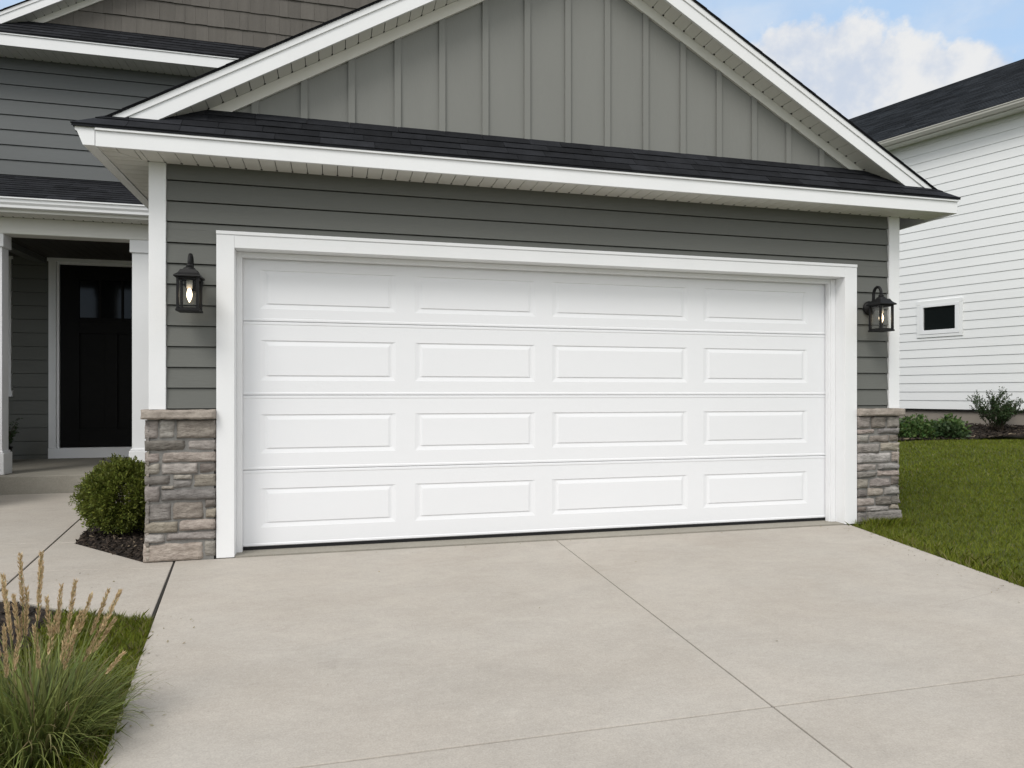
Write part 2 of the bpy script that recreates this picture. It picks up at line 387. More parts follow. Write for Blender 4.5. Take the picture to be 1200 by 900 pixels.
mb = MB(); mb.prism([(-.27,-.02),(.07,-2.6),(.43,-5.5),(.43,-14),(4.04,-14),(4.04,-5),(4.72,-1.95),(5.14,-.02)], 2, -.16, -.012); kind(obj('driveway_base', mb, M['dark']), 'structure')
walk = [(-.275,-.03), (-.121,-1.305), (-.625,-1.026), (-.913,-.794), (-1.35,-.62), (-2.2,-.5), (-4.6,-.45), (-4.6,3.86), (-1.20,3.86), (-1.262,1.583), (-1.132,.78), (-.47,.0), (-.30,-.03)]
polys = cut([walk], (-6,1.5), (0,.66), .005)
polys = cut(polys, (-1.50,2.2), (-1.19,.1), .012)
polys = cut(polys, (-6,.72), (0,-.26), .004)
kind(slab_obj('walkway', polys, -.12, -.002, M['concrete']), 'structure')
mb = MB(); mb.prism([(p[0],p[1]) for p in walk], 2, -.15, -.014); kind(obj('walkway_base', mb, M['dark']), 'structure')
mb = MB(); mb.prism([(-.2755,-.034), (-.122,-1.30), (-.109,-1.30), (-.2615,-.034)], 2, -.1, -.008); kind(obj('expansion_joint', mb, M['felt']), 'structure')

# ------------------------------------------------------------------ HOUSE
house = thing('house', 'grey house with white trimmed double garage, gabled roof and a recessed front porch', 'house', (2.6, 0, 0))
H = house
def gable_front(tag, x0, x1, yf, yw, yb, zt, pitch, pent, wx0, wx1, zsof, rake_y, fas_h, names, shingle_exp, left_profile=True, door_side=None):
    """A gable end with a little pent roof across it. x0,x1: eave lines; yf: front eave; yw: wall; zt: eave height."""
    xc = (x0+x1)/2; zr = zt+pitch*(xc-x0)
    zroof = lambda x: zt+pitch*((x-x0) if x < xc else (x1-x))
    # main roof: two slopes
    mb = MB(); th = .010; ya = rake_y-.018
    for sx, xe in ((1, x0-.02), (-1, x1+.02)):
        ze = zt-.02*pitch
        q = [(xe,ya,ze+.001),(xc,ya,zr+.001),(xc,yb,zr+.001),(xe,yb,ze+.001)]
        mb.hexa(q+[(p[0],p[1],p[2]+th) for p in q])
    # shingle butts showing along the rake edge
    for sx, xe in ((1, x0), (-1, x1)):
        s = 0; ln = (xc-x0)
        while s < ln:
            e = min(s+.125, ln); xa, xb = xe+sx*s, xe+sx*e; t = .0055*random.uniform(.5,1.3)
            q = [(xa,ya-.006,zroof(xa)+th),(xb,ya-.006,zroof(xb)+th),(xb,ya+.35,zroof(xb)+th),(xa,ya+.35,zroof(xa)+th)]
            mb.hexa(q+[(q[0][0],q[0][1],q[0][2]+t),(q[1][0],q[1][1],q[1][2]+.002),(q[2][0],q[2][1],q[2][2]+.002),(q[3][0],q[3][1],q[3][2]+t)])
            s = e
    roof = obj(names+'_roof' if names else 'roof', mb, M['shingle'], H)
    # pent roof with its hipped returns
    mb = MB(); hp = lambda y: zt+pent*(y-yf)
    top = hp(yw); xo = (top-zt)/pitch
    xi = lambda y: (hp(y)-zt)/pitch
    yr = rake_y-.018
    mb.add([(x0-.015,yf-.015,zt-.006),(x1+.015,yf-.015,zt-.006),(x1-xo,yw+.02,top),(x0+xo,yw+.02,top),(x0-.015,yr,zt-.006),(x0+xi(yr),yr,hp(yr)),(x1+.015,yr,zt-.006),(x1-xi(yr),yr,hp(yr)),
            (x0-.015,yf-.015,zt+.005),(x1+.015,yf-.015,zt+.005)],
           [(0,1,9,8),(8,9,7,2,3,5),(8,5,4),(9,6,7)])
    sl = math.hypot(1, pent); nv = (0,-pent/sl,1/sl)
    shingles(mb, (0,yf-.012,zt+.007), (1,0,0), (0,1/sl,pent/sl), nv, lambda v: (x0-.02+v/sl*pent/pitch, x1+.02-v/sl*pent/pitch), (yw-yf)*sl, shingle_exp, .30)
    obj('pent_roof', mb, M['shingle'], H)
    # fascia along the pent eave
    mb = MB(); mb.box(x0+.115, x1-.0, yf, yf+.02, zt-fas_h, zt-.022); mb.box(x0+.115, x1-.0, yf-.012, yf+.02, zt-.021, zt-.005)
    # left end: moulded gutter return running back along the side eave, profile in (x, z)
    prof = [(x0,zt-.004),(x0,zt-.025),(x0+.012,zt-.032),(x0+.045,zt-fas_h+.004),(x0+.112,zt-fas_h+.004),(x0+.112,zt-.004)]
    obj('fascia', mb, M['white'], H, bevel=.002)
    mb = MB(); mb.prism(prof, 1, yf-.001, yb-.6); obj('gutter', mb, M['white'], H)
    mb = MB(); mb.box(x1-.02, x1, yf+.022, yb-.6, zt-fas_h, zt-.006); obj('fascia', mb, M['white'], H, bevel=.002)
    # soffit under the pent and along the left side
    mb = MB()
    P = lambda a, b: [(a,yf+.022,zsof),(b,yf+.022,zsof),(b,yw,zsof),(a,yw,zsof),(a,yf+.022,zsof+.01),(b,yf+.022,zsof+.01),(b,yw,zsof+.01),(a,yw,zsof+.01)]
    planks(mb, P, wx0, x1-.022, .1035)
    def PM(a, b): # the mitred corner
        return [(a,yf+.022,zsof),(b,yf+.022,zsof),(b,yw-.002-(wx0-b)*(yw-yf)/(wx0-x0-.115),zsof),(a,yw-.002-(wx0-a)*(yw-yf)/(wx0-x0-.115),zsof)]+[(p[0],p[1],zsof+.01) for p in ((a,yf+.022),(b,yf+.022),(b,yw),(a,yw))]
    def PL(a, b):
        ya_ = lambda xx, s: s
        return [(x0+.115,a,zsof),(wx0,a,zsof),(wx0,b,zsof),(x0+.115,b,zsof),(x0+.115,a,zsof+.01),(wx0,a,zsof+.01),(wx0,b,zsof+.01),(x0+.115,b,zsof+.01)]
    planks(mb, PL, yw, yb-.7, .1035)
    # mitre: side planks shortened along the diagonal, front planks likewise
    k = (wx0-(x0+.115))/(yw-(yf+.022))
    yy = yf+.022
    while yy < yw-.005:
        e = min(yy+.1, yw); xa, xb = x0+.115+(yy-yf-.022)*k, x0+.115+(e-yf-.022)*k
        mb.hexa([(x0+.115,yy+.0025,zsof),(xa,yy+.0025,zsof),(xb,e-.0025,zsof),(x0+.115,e-.0025,zsof)]+[(x0+.115,yy+.0025,zsof+.01),(xa,yy+.0025,zsof+.01),(xb,e-.0025,zsof+.01),(x0+.115,e-.0025,zsof+.01)])
        yy = e
    xx = x0+.115
    while xx < wx0-.005:
        e = min(xx+.1035, wx0); ya2, yb2 = yf+.022+(xx-x0-.115)/k, yf+.022+(e-x0-.115)/k
        q = [(xx+.0035,yf+.022),(e-.0025,yf+.022),(e-.0025,yb2-.006),(xx+.0035,ya2-.006+.004)]
        mb.hexa([(p[0],p[1],zsof) for p in q]+[(p[0],p[1],zsof+.01) for p in q]); xx = e
    s = wx0
    while s < x1-.1:      # vent slots against the wall
        mb.box(s-.007, s+.007, yw-.028, yw-.014, zsof-.0015, zsof+.002, 1); s += .1035
    mb.box(x0+.118, x1-.022, yf+.022, yw+.05, zsof+.0125, zsof+.02, 1); mb.box(x0+.12, wx0+.03, yw+.051, yb-.7, zsof+.0125, zsof+.02, 1)
    obj('soffit', mb, [M['soffit'], M['dark']], H)
    # rake boards, rake soffit and frieze on both slopes
    zf = .108
    for sx, xe in ((1, x0), (-1, x1)):
        X = lambda s: xe+sx*s
        z_ = lambda s: zt+pitch*s
        # the foot is cut level on the pent roof
        def board(mb, s_lo, s_hi, d0, d1, y0, y1):     # between depths d0<d1 below the roof line
            foot = hp(y0)+.012
            sa0 = max((foot-zt+d0)/pitch, s_lo); sa1 = max((foot-zt+d1)/pitch, s_lo)
            pl = [(X(sa1),z_(sa1)-d1),(X(s_hi),z_(s_hi)-d1),(X(s_hi),z_(s_hi)-d0),(X(sa0),z_(sa0)-d0)]
            mb.prism(pl, 1, y0, y1)
        mb = MB(); board(mb, 0, xc-x0-.0005, .046, .150, rake_y, rake_y+.02)
        board(mb, 0, xc-x0-.0005, .0, .0455, rake_y-.009, rake_y+.02)
        obj('rake_board', mb, M['white'], H, bevel=.0015)
        mb = MB(); zs = .143
        def PR(a, b):
            q = [(X(a),rake_y+.021,z_(a)-zs),(X(b),rake_y+.021,z_(b)-zs),(X(b),yw,z_(b)-zs),(X(a),yw,z_(a)-zs)]
            return q+[(p[0],p[1],p[2]+.01) for p in q]
        planks(mb, PR, .10, xc-x0-.002, .0915)
        s = .10+.0915
        while s < xc-x0-.05:
            for off in (0,):
                a_ = s-.006; b_ = s+.006
                mb.hexa([(X(a_),yw-.044,z_(a_)-zs-.002),(X(b_),yw-.044,z_(b_)-zs-.002),(X(b_),yw-.03,z_(b_)-zs-.002),(X(a_),yw-.03,z_(a_)-zs-.002)]+[(X(a_),yw-.044,z_(a_)-zs+.002),(X(b_),yw-.044,z_(b_)-zs+.002),(X(b_),yw-.03,z_(b_)-zs+.002),(X(a_),yw-.03,z_(a_)-zs+.002)], 1)
            s += .0915
        q = [(X(.1),rake_y+.021,z_(.1)-zs+.013),(X(xc-x0-.004),rake_y+.021,zr-zs+.013),(X(xc-x0-.004),yw,zr-zs+.013),(X(.1),yw,z_(.1)-zs+.013)]
        mb.hexa(q+[(p[0],p[1],p[2]+.006) for p in q], 1)
        obj('rake_soffit', mb, [M['soffit'], M['dark']], H)
        mb = MB()
        f0, f1 = zs+.002, zs+.088; foot = top-.01
        sa0, sa1 = (foot-zt+f0)/pitch, (foot-zt+f1)/pitch
        pl = [(X(sa1),z_(sa1)-f1),(X(xc-x0-.0005),zr-f1),(X(xc-x0-.0005),zr-f0),(X(sa0),z_(sa0)-f0)]
        mb.prism(pl, 1, yw-.026, yw-.002); obj('frieze_board', mb, M['soffit'], H, bevel=.001)
    return zroof, top, xc, zr
zroof, ptop, gxc, gzr = gable_front('garage', -.79, 6.03, -.29, 0.0, 5.4, 2.826, .571, .95, -.431, 5.678, 2.716, -.2, .121, 'garage', .098)

# garage gable face: flat panel with battens
mb = MB(); fz = lambda x: zroof(x)-.155
mb.add([(-.1,.0,ptop-.1),(5.34,.0,ptop-.1),(5.34,.0,fz(5.34)),(gxc,.0,gzr-.155),(-.1,.0,fz(-.1))], [(0,1,2,3,4)])
for k in range(15):
    x = .226+.3305*k
    if x > 5.0: break
    x0b, x1b = x, x+.047
    zt0, zt1 = fz(x0b)-.02, fz(x1b)-.02
    q = [(x0b,-.019,ptop-.05),(x1b,-.019,ptop-.05),(x1b,.003,ptop-.05),(x0b,.003,ptop-.05),(x0b,-.019,zt0),(x1b,-.019,zt1),(x1b,.003,zt1),(x0b,.003,zt0)]
    mb.hexa(q)
obj('gable_wall', mb, M['gable'], H)

# garage front siding
mb = MB()
def spans_g(a, b):
    if a >= 2.269: return [(-.322, 5.567)]
    return [(-.322, -.002), (5.222, 5.567)]
lap_siding(mb, (0,.004,0), (1,0,0), (0,-1,0), lambda a,b: [(-.322,-.002)], 1.033, 2.269, .1425, 1.033)
lap_siding(mb, (0,.004,0), (1,0,0), (0,-1,0), lambda a,b: [(5.222,5.567)], 1.012, 2.269, .1425, 1.033)
mb.box(-.42,-.0025,.0245,.06,0,2.72); mb.box(5.2225,5.67,.0245,.06,0,2.72); mb.box(-.002,5.222,.0245,.06,2.25,2.72)
lap_siding(mb, (0,.004,0), (1,0,0), (0,-1,0), spans_g, 2.2695, 2.722, .1425, 1.033)
# the side walls behind the corner boards
lap_siding(mb, (-.43,.11,0), (0,1,0), (-1,0,0), lambda a,b: [(0,6.0)], 0, 2.72, .1425, 1.033)
lap_siding(mb, (5.677,.11,0), (0,1,0), (1,0,0), lambda a,b: [(0,6.5)], 0, 2.72, .1425, 1.033)
obj('garage_wall', mb, M['siding'], H)
for xa, xb in ((-.431,-.324), (5.568,5.678)):
    mb = MB(); mb.box(xa, xb, -.022, .10, 1.033 if xa < 0 else 1.0125, 2.715); obj('corner_board', mb, M['white'], H, bevel=.003)

# door casing with its jambs
casing = MB()
casing.box(-.002, .115, -.032, .004, 0.004, 2.2455); casing.box(5.098, 5.221, -.032, .004, 0.004, 2.2455)
casing.box(.1155, 5.0975, -.031, .004, 2.156, 2.2455); casing.box(-.003, 5.222, -.037, .004, 2.246, 2.270)
dc = obj('door_casing', casing, M['white'], H, bevel=.002)
mb = MB(); mb.box(.100,.1148, .0045, .22, 0.002, 2.156); mb.box(5.0985,5.113, .0045, .22, .002, 2.156); mb.box(.1155,5.0975, .0045, .22, 2.1565, 2.172)
obj('door_jamb', mb, M['white'], dc, bevel=.001)
mb = MB(); mb.box(.1155,.150,.098,.143,.003,2.155); mb.box(5.036,5.097,.098,.143,.003,2.155); mb.box(.1505,5.0355,.098,.143,2.118,2.155)
mb.box(5.052,5.097,.086,.0975,.003,2.154)
obj('door_stop', mb, M['white'], dc, bevel=.0015)

# garage door: four sections of raised panels
gdoor = MB(); gdoor.box(.118, 5.094, .192, .2, .04, 2.15); 
gd = obj('garage_door', gdoor, M['door'], H, label='wide white sectional garage door with four raised panels in each row')
PX = [(.267,1.243),(1.387,2.346),(2.485,3.686),(3.835,4.858)]
secs = [(.034,.5855,.170,.452), (.5875,1.128,.709,.990), (1.130,1.6645,1.238,1.530), (1.6665,2.165,1.760,2.040)]
YD = .15
def door_section(z0, z1, pz0, pz1):
    mb = MB(); X0, X1 = .120, 5.092
    # the section's face: a grid of strips leaving the panel holes, then the mouldings
    e = .018
    rows = [(z0, z0+.004, .004, .0), (z0+.005, z0+e, .0, .0), (z0+e, z0+e+.004, .0, .0025), (z0+e+.004, pz0, .0025, .0025)]
    rowt = [(pz1, z1-e-.004, .0025, .0025), (z1-e-.004, z1-e, .0025, .0), (z1-e, z1-.004, .0, .0), (z1-.004, z1, .0, .004)]
    for (a,b,ya,yb_) in rows+rowt:
        mb.add([(X0,YD+ya,a),(X1,YD+ya,a),(X1,YD+yb_,b),(X0,YD+yb_,b)], [(0,1,2,3)])
    yb0 = YD+.0025
    xs_ = [X0]+[c for p in PX for c in p]+[X1]
    for i in range(0, len(xs_), 2):
        mb.add([(xs_[i],yb0,pz0),(xs_[i+1],yb0,pz0),(xs_[i+1],yb0,pz1),(xs_[i],yb0,pz1)], [(0,1,2,3)])
    for xa, xb in PX:
        rings = [(0,0,0,0),(.004,.001,.0005,.001),(.028,.028,.0055,.0056),(.040,.034,.010,.0056),(.056,.037,.036,.0006),(.062,.040,.039,.0)]
        prev = None
        for ix, ib, it, dep in rings:
            r_ = [(xa+ix,yb0+dep,pz0+ib),(xb-ix,yb0+dep,pz0+ib),(xb-ix,yb0+dep,pz1-it),(xa+ix,yb0+dep,pz1-it)]
            if prev: mb.add(prev+r_, [(0,1,5,4),(1,2,6,5),(2,3,7,6),(3,0,4,7)])
            prev = r_
        mb.add(prev, [(0,1,2,3)])
    mb.box(X0, X1, YD+.02, YD+.04, z0+.002, z1-.002)
    obj('door_section', mb, M['door'], gd)
for s_ in secs: door_section(*s_)
mb = MB(); mb.box(.121,5.091,.153,.18,.0105,.0335); obj('bottom_seal', mb, M['rubber'], gd)
mb = MB(); mb.prism([(.1152,-.024),(5.0978,-.024),(5.0978,1.0),(.1152,1.0)], 2, -.1, .009); kind(obj('garage_floor', mb, M['slab']), 'structure')

# stone piers
def stone_block(mb, x0, x1, z0, z1, yface, depth, nx_=None, axis='y', sgn=-1, seed=0, amp=.008):
    w_, h_ = x1-x0, z1-z0; nu = max(6, int(w_/.016)); nv = max(5, int(h_/.012))
    vs = []; fs = []; sd_ = Vector((seed*3.17, seed*1.71, seed*.77)); tilt = random.uniform(-.006,.006); tz = random.uniform(-.006,.006); base = random.uniform(-.004,.008)
    for j in range(nv+1):
        for i in range(nu+1):
            u_, v_ = i/nu, j/nv
            ex = min(u_, 1-u_)*w_; ez = min(v_, 1-v_)*h_; ed = min(ex, ez)
            jag = .0045*noise.noise(Vector((u_*w_*26, v_*h_*26, 3.1))+sd_)
            px_ = x0+u_*w_ + (jag if ex < .004 else 0)*1.2; pz_ = z0+v_*h_ + (jag if ez < .004 else 0)
            bump_ = amp*noise.fractal(Vector((u_*w_*11, 1, v_*h_*24))+sd_, .9, 2.2, 4) + .0045*noise.noise(Vector((u_*w_*7, 5, v_*h_*48))+sd_)
            rnd = .014*(1-min(1, ed/.010))**2
            off = base+bump_-rnd+tilt*(u_-.5)*2+tz*(v_-.5)*2
            vs.append((px_, yface-off, pz_) if axis == 'y' else (yface+sgn*off, px_, pz_))
    W1 = nu+1
    for j in range(nv):
        for i in range(nu): fs.append((j*W1+i, j*W1+i+1, (j+1)*W1+i+1, (j+1)*W1+i))
    o0 = len(vs)
    loop = [i for i in range(W1)]+[j*W1+nu for j in range(1,nv+1)]+[nv*W1+i for i in range(nu-1,-1,-1)]+[j*W1 for j in range(nv-1,0,-1)]
    for l in loop:
        v0 = vs[l]; vs.append((v0[0], yface+depth, v0[2]) if axis == 'y' else (yface-sgn*depth, v0[1], v0[2]))
    n_ = len(loop)
    for k_ in range(n_): fs.append((loop[k_], o0+k_, o0+(k_+1)%n_, loop[(k_+1)%n_]))
    mb.add(vs, fs, 0, True)
def pier(x0, x1, ztop, stones, capx0, capx1, side, nm_label):
    mbm = MB(); mbm.box(x0+.014, x1-.014, -.030, .42, 0.0, ztop)
    root = obj('stone_pier', mbm, M['mortar'], H, label=nm_label)
    mb = MB(); k_ = 0
    for (u0,u1,v0,v1) in stones:
        stone_block(mb, x0+u0*(x1-x0), x0+u1*(x1-x0), ztop*(1-v1), ztop*(1-v0), -.044, .05, seed=k_+len(stones)); k_ += 1
    # the return face, rows of quoins
    z = 0.01; xs_f = x0 if side < 0 else x1
    while z < ztop-.05:
        h_ = random.uniform(.06,.12); h_ = min(h_, ztop-z-.004); y = -.05
        while y < .42:
            wv = random.uniform(.14,.3); ye = min(y+wv, .44)
            if ye-y > .05: stone_block(mb, y+.006, ye-.006, z+.005, z+h_-.005, xs_f-side*.008, .02, axis='x', sgn=side, seed=k_*1.3); k_ += 1
            y = ye
        z += h_
    obj('ledge_stones', mb, M['stone'], root)
    mb = MB(); stone_block(mb, capx0, capx1, ztop+.002, ztop+.066, -.082, .5, seed=31+k_, amp=.007)
    mb.box(capx0+.006, capx1-.006, -.074, .43, ztop+.006, ztop+.064); obj('capstone', mb, M['cap'], root, bevel=.004)
SL = [(171,187,492,513),(188,206,492,513),(208,254,492,513),(171,218,515.5,527.5),(221,254,515,527),(171,188,529,541),(191,254,529,541),(171,188,542.5,554.5),(191,232.5,542.5,554.5),(235.5,254,542.5,554),
      (171,200,556.5,567),(204,226,556,560.8),(204,226,562,571),(228.5,254,556,570),(191,205,568,572),(171,188,568.5,586),(190.5,254,573,585),(171.5,201.5,588,608),(204,239.5,587,607),(242,254,585.5,594.5),(242.5,254,596,606.5),
      (171,209,610,622),(211.5,254,608.5,620.5),(171.5,193.5,624,633.5),(196.5,254,622.5,631.5),(169,239,635,656),(241,254,634,653)]
SL = [((a-171)/83.6,(b-171)/83.6,(c-491)/165,(d_-491)/165) for a,b,c,d_ in SL]
pier(-.452, -.004, .966, SL, -.470, -.0035, -1, 'grey brown ledgestone pier beside the mulch bed')
SR = [(157,213,107,157),(217,285,107,157),(290,345,107,157),(157,235,163,181),(247,345,160,183),(157,205,187,219),(209,299,187,219),(302,345,186,216),(157,252,226,264),(261,348,222,258),(157,307,267,308),(313,347,262,304),
      (157,242,313,343),(248,347,312,338),(157,240,347,370),(246,347,342,366),(157,201,377,417),(211,305,374,413),(309,347,370,407),(157,198,420,454),(201,275,418,452),(278,347,413,449),(157,234,460,494),(238,305,456,492),(308,347,453,489),
      (157,194,499,519),(197,297,497,517),(300,344,493,513),(157,196,523,570),(199,356,518,562)]
SR = [((a-155)/192,(b-155)/192,(c-105)/466,(d_-105)/466) for a,b,c,d_ in SR]
pier(5.225, 5.662, .944, SR, 5.2235, 5.697, 1, 'grey ledgestone pier at the edge of the lawn')

# ------------------------------------------------------------------ house body behind, with the porch
YW = 6.283
mb = MB(); lap_siding(mb, (0,YW,0), (1,0,0), (0,-1,0), lambda a,b: [(-6.0,-3.20),(-1.32,-.45)] if a < 3.18 else [(-6.0,-.45)], .2, 3.4, .1955, .2545)
mb.box(-6.0,-3.1,YW+.021,YW+.1,0,3.6); mb.box(-1.42,-.45,YW+.021,YW+.1,0,3.6); mb.box(-3.0995,-1.4205,YW+.07,YW+.1,0,3.0); mb.box(-3.0995,-1.4205,YW+.021,YW+.1,3.10,3.6)
obj('entry_wall', mb, M['siding'], H)
# porch floor, beam, ceiling
mb = MB(); mb.box(-5.0,-.47,3.92,YW-.004,-.1,.2); mb.box(-5.0,-.47,3.87,3.9195,-.1,.2); pf = obj('porch_floor', mb, M['slab'], H, bevel=.006)
mb = MB(); mb.box(-5.2,-.45,4.06,4.26,2.992,3.184); mb.box(-5.2,-.45,4.052,4.0595,2.996,3.02)
obj('porch_beam', mb, M['soffit'], H, bevel=.003)
mb = MB(); mb.box(-3.40,-3.26,4.2605,YW-.03,3.03,3.183); obj('porch_beam', mb, M['siding'], H, bevel=.003)
mb = MB()
PC = lambda a,b: [(a,4.2605,3.11),(b,4.2605,3.11),(b,YW-.02,3.11),(a,YW-.02,3.11),(a,4.2605,3.12),(b,4.2605,3.12),(b,YW-.02,3.12),(a,YW-.02,3.12)]
planks(mb, PC, -5.2, -.46, .12); obj('porch_ceiling', mb, M['ceiling'], H)
for xa, lab in ((-3.235,None), (-1.572,None)):
    mb = MB(); mb.box(xa, xa+.30, 4.075, 4.375-.13, .46, 2.84); c_ = obj('porch_column', mb, M['white'], H, bevel=.004)
    mb = MB(); mb.box(xa-.028, xa+.328, 4.046, 4.275, .203, .455); mb.box(xa-.014, xa+.314, 4.060, 4.261, .4555, .478); obj('column_base', mb, M['white'], c_, bevel=.006)
    mb = MB(); mb.box(xa-.022, xa+.322, 4.053, 4.268, 2.8405, 2.991); obj('column_capital', mb, M['white'], c_, bevel=.005)
# porch roof with gutter
mb = MB(); slp = (3.962-3.315)/(5.1-3.77); ln = math.hypot(1.33,.647)
q = [(-5.6,3.77,3.300),(.05,3.77,3.300),(.05,5.1,3.947),(-5.6,5.1,3.947)]
mb.hexa([(a_,b_,c_-.03) for a_,b_,c_ in q]+q)
sl = math.hypot(1,slp); shingles(mb, (0,3.765,3.303), (1,0,0), (0,1/sl,slp/sl), (0,-slp/sl,1/sl), lambda v: (-5.6,.05), ln, .125, .32)
obj('porch_roof', mb, M['shingle'], H)
mb = MB(); mb.prism([(3.70,3.330),(3.688,3.330),(3.688,3.316),(3.704,3.312),(3.706,3.275),(3.722,3.250),(3.724,3.222),(3.735,3.215),(3.80,3.215),(3.80,3.30),(3.79,3.30),(3.79,3.235),(3.725,3.235),(3.71,3.318)], 0, -5.6, -.5)
obj('porch_gutter', mb, M['white'], H)
mb = MB(); PS = lambda a,b: [(a,3.80,3.185),(b,3.80,3.185),(b,4.06,3.185),(a,4.06,3.185),(a,3.80,3.195),(b,3.80,3.195),(b,4.06,3.195),(a,4.06,3.195)]
planks(mb, PS, -5.6, -.46, .1035); mb.box(-5.6,-.46,3.785,3.7995,3.18,3.24); 
x = -5.6
while x < -.5: mb.box(x-.006,x+.006,4.02,4.045,3.183,3.187,1); x += .1035
mb.box(-5.6,-.46,3.80,4.25,3.1975,3.205,1)
obj('porch_soffit', mb, [M['soffit'], M['dark']], H)

# front door
cas = MB(); ZT = 3.182
cas.box(-3.218,-3.122,YW-.045,YW+.05,.352,ZT-.12); cas.box(-1.40,-1.30,YW-.045,YW+.05,.352,ZT-.12); cas.box(-3.235,-1.285,YW-.05,YW+.05,ZT-.1195,ZT); cas.box(-3.218,-1.30,YW-.06,YW+.05,.203,.3515)
cas.box(-3.1215,-3.088,YW-.018,YW+.05,.352,ZT-.12); cas.box(-1.434,-1.4005,YW-.018,YW+.05,.352,ZT-.12); cas.box(-3.0875,-1.4345,YW-.018,YW+.05,ZT-.155,ZT-.12)
obj('front_door_casing', cas, M['white'], H, bevel=.003)
def front_door():
    X0, X1, Z0, Z1, Y0 = -3.087, -1.435, .353, ZT-.156, YW+.012
    panes = [(-2.835,-2.577),(-2.543,-2.282),(-2.248,-1.988)]
    zc = (2.262, 2.826); zp = (.62, 2.03); pp = [(-2.86,-2.43),(-2.25,-1.66)]
    mb = MB()
    mb.box(X0,X1,Y0+.03,Y0+.05,Z0,Z1)
    # stiles and rails standing proud of recessed panels and panes
    mb.box(X0,panes[0][0],Y0,Y0+.03,Z0,Z1); mb.box(panes[2][1],X1,Y0,Y0+.03,Z0,Z1)
    mb.box(panes[0][0],panes[2][1],Y0+.0003,Y0+.03,zc[1],Z1); mb.box(panes[0][0],panes[2][1],Y0+.0003,Y0+.03,zp[1],zc[0]); mb.box(panes[0][0],panes[2][1],Y0+.0003,Y0+.03,Z0,zp[0])
    mb.box(panes[0][1],panes[1][0],Y0+.0006,Y0+.03,zc[0],zc[1]); mb.box(panes[1][1],panes[2][0],Y0+.0006,Y0+.03,zc[0],zc[1])
    mb.box(-2.50,-2.33,Y0+.0006,Y0+.03,zp[0],zp[1])
    mb.box(X0+.2,panes[2][1]+.02,Y0-.02,Y0-.0004,zc[0]-.055,zc[0]-.022)
    fd = obj('front_door', mb, M['blackdoor'], H, bevel=.004, label='black craftsman front door with a row of small panes at the top')
    for a_, b_ in panes:
        m2 = MB(); m2.box(a_+.0005,b_-.0005,Y0+.016,Y0+.022,zc[0]+.0005,zc[1]-.0005); obj('pane', m2, M['doorglass'], fd)
    m2 = MB(); m2.lathe([(.03,0),(.03,-.012),(.012,-.02),(.012,-.05),(.03,-.06),(.033,-.075),(.022,-.09)], (-1.56,Y0,1.35), 16, axis='y'); obj('door_knob', m2, M['metal'], fd)
front_door()
# window beside the porch
mb = MB(); mb.box(-4.75,-4.655,YW-.035,YW+.03,1.19,3.07); mb.box(-3.79,-3.695,YW-.035,YW+.03,1.19,3.07); mb.box(-4.77,-3.675,YW-.04,YW+.03,3.0705,3.17); mb.box(-4.77,-3.675,YW-.05,YW+.03,1.10,1.1895)
wn_ = obj('window', mb, M['white'], H, bevel=.003)
mb = MB(); mb.box(-4.6545,-3.7905,YW+.0,YW+.01,1.19,3.07); obj('pane', mb, M['winglass'], wn_)
mb = MB(); mb.box(-4.6545,-3.7905,YW-.02,YW-.002,2.11,2.15); obj('frame', mb, M['white'], wn_)

# upper storey
Y2 = 5.1
zro2, ptop2, hxc, hzr = gable_front('house', -3.867, 4.667, Y2-.38, Y2, 12.0, 5.612, .571, .90, -3.50, 4.30, 5.463, Y2-.2, .156, 'upper', .10)
mb = MB(); lap_siding(mb, (0,Y2,0), (1,0,0), (0,-1,0), lambda a,b: [(-3.40,4.2)], 3.2, 5.468, .1935, 4.145)
lap_siding(mb, (-3.499,Y2,0), (0,1,0), (-1,0,0), lambda a,b: [(0.1,6.8)], 3.2, 5.468, .1935, 4.145)
mb.box(-3.45,4.25,Y2+.021,Y2+.08,3.2,5.6); mb.box(4.2,4.28,Y2+.1,11.9,0,5.6); mb.box(-3.45,4.25,11.8,11.9,0,5.6); mb.box(-6.0,-3.45,YW+.11,11.9,0,3.6)
obj('upper_wall', mb, M['upper'], H)
mb = MB(); mb.box(-3.50,-3.401,Y2-.022,Y2+.1,3.9,5.462); obj('corner_board', mb, M['white'], H, bevel=.003)
mb = MB(); mb.box(-6.05,-3.51,4.9,12.0,3.95,4.0); obj('side_roof', mb, M['shingle'], H)
# shake gable
mb = MB(); z = ptop2-.1; course = .252; zz = 5.948-.02; row = 0
zz -= course
while zz < hzr-.2:
    a_, b_ = zz, zz+course
    xlo = -3.867+(a_+.16-5.612)/.571; xhi = 4.667-(a_+.16-5.612)/.571
    x = xlo-random.random()*.2
    while x < min(xhi, 2.6):
        wd = random.uniform(.10,.24); xa, xb = max(x, xlo)+.001, min(x+wd, xhi)-.001
        if xb-xa > .02:
            ta, tb = [min(b_, (zro2(t)-.155)) for t in (xa, xb)]
            if min(ta,tb) > a_+.01:
                j = random.uniform(-.003,.003); p0 = .018+random.uniform(-.003,.003)
                q = [(xa,Y2-p0,a_+j),(xb,Y2-p0,a_+j),(xb,Y2+.01,a_+j),(xa,Y2+.01,a_+j),(xa,Y2-.004,ta),(xb,Y2-.004,tb),(xb,Y2+.01,tb),(xa,Y2+.01,ta)]
                mb.hexa(q)
        x += wd
    zz += course
mb.add([(-3.5,Y2+.012,5.4),(4.3,Y2+.012,5.4),(4.3,Y2+.012,zro2(4.3)-.16),(hxc,Y2+.012,hzr-.16),(-3.5,Y2+.012,zro2(-3.5)-.16)], [(0,1,2,3,4)])
obj('shake_gable_wall', mb, M['shake'], H)
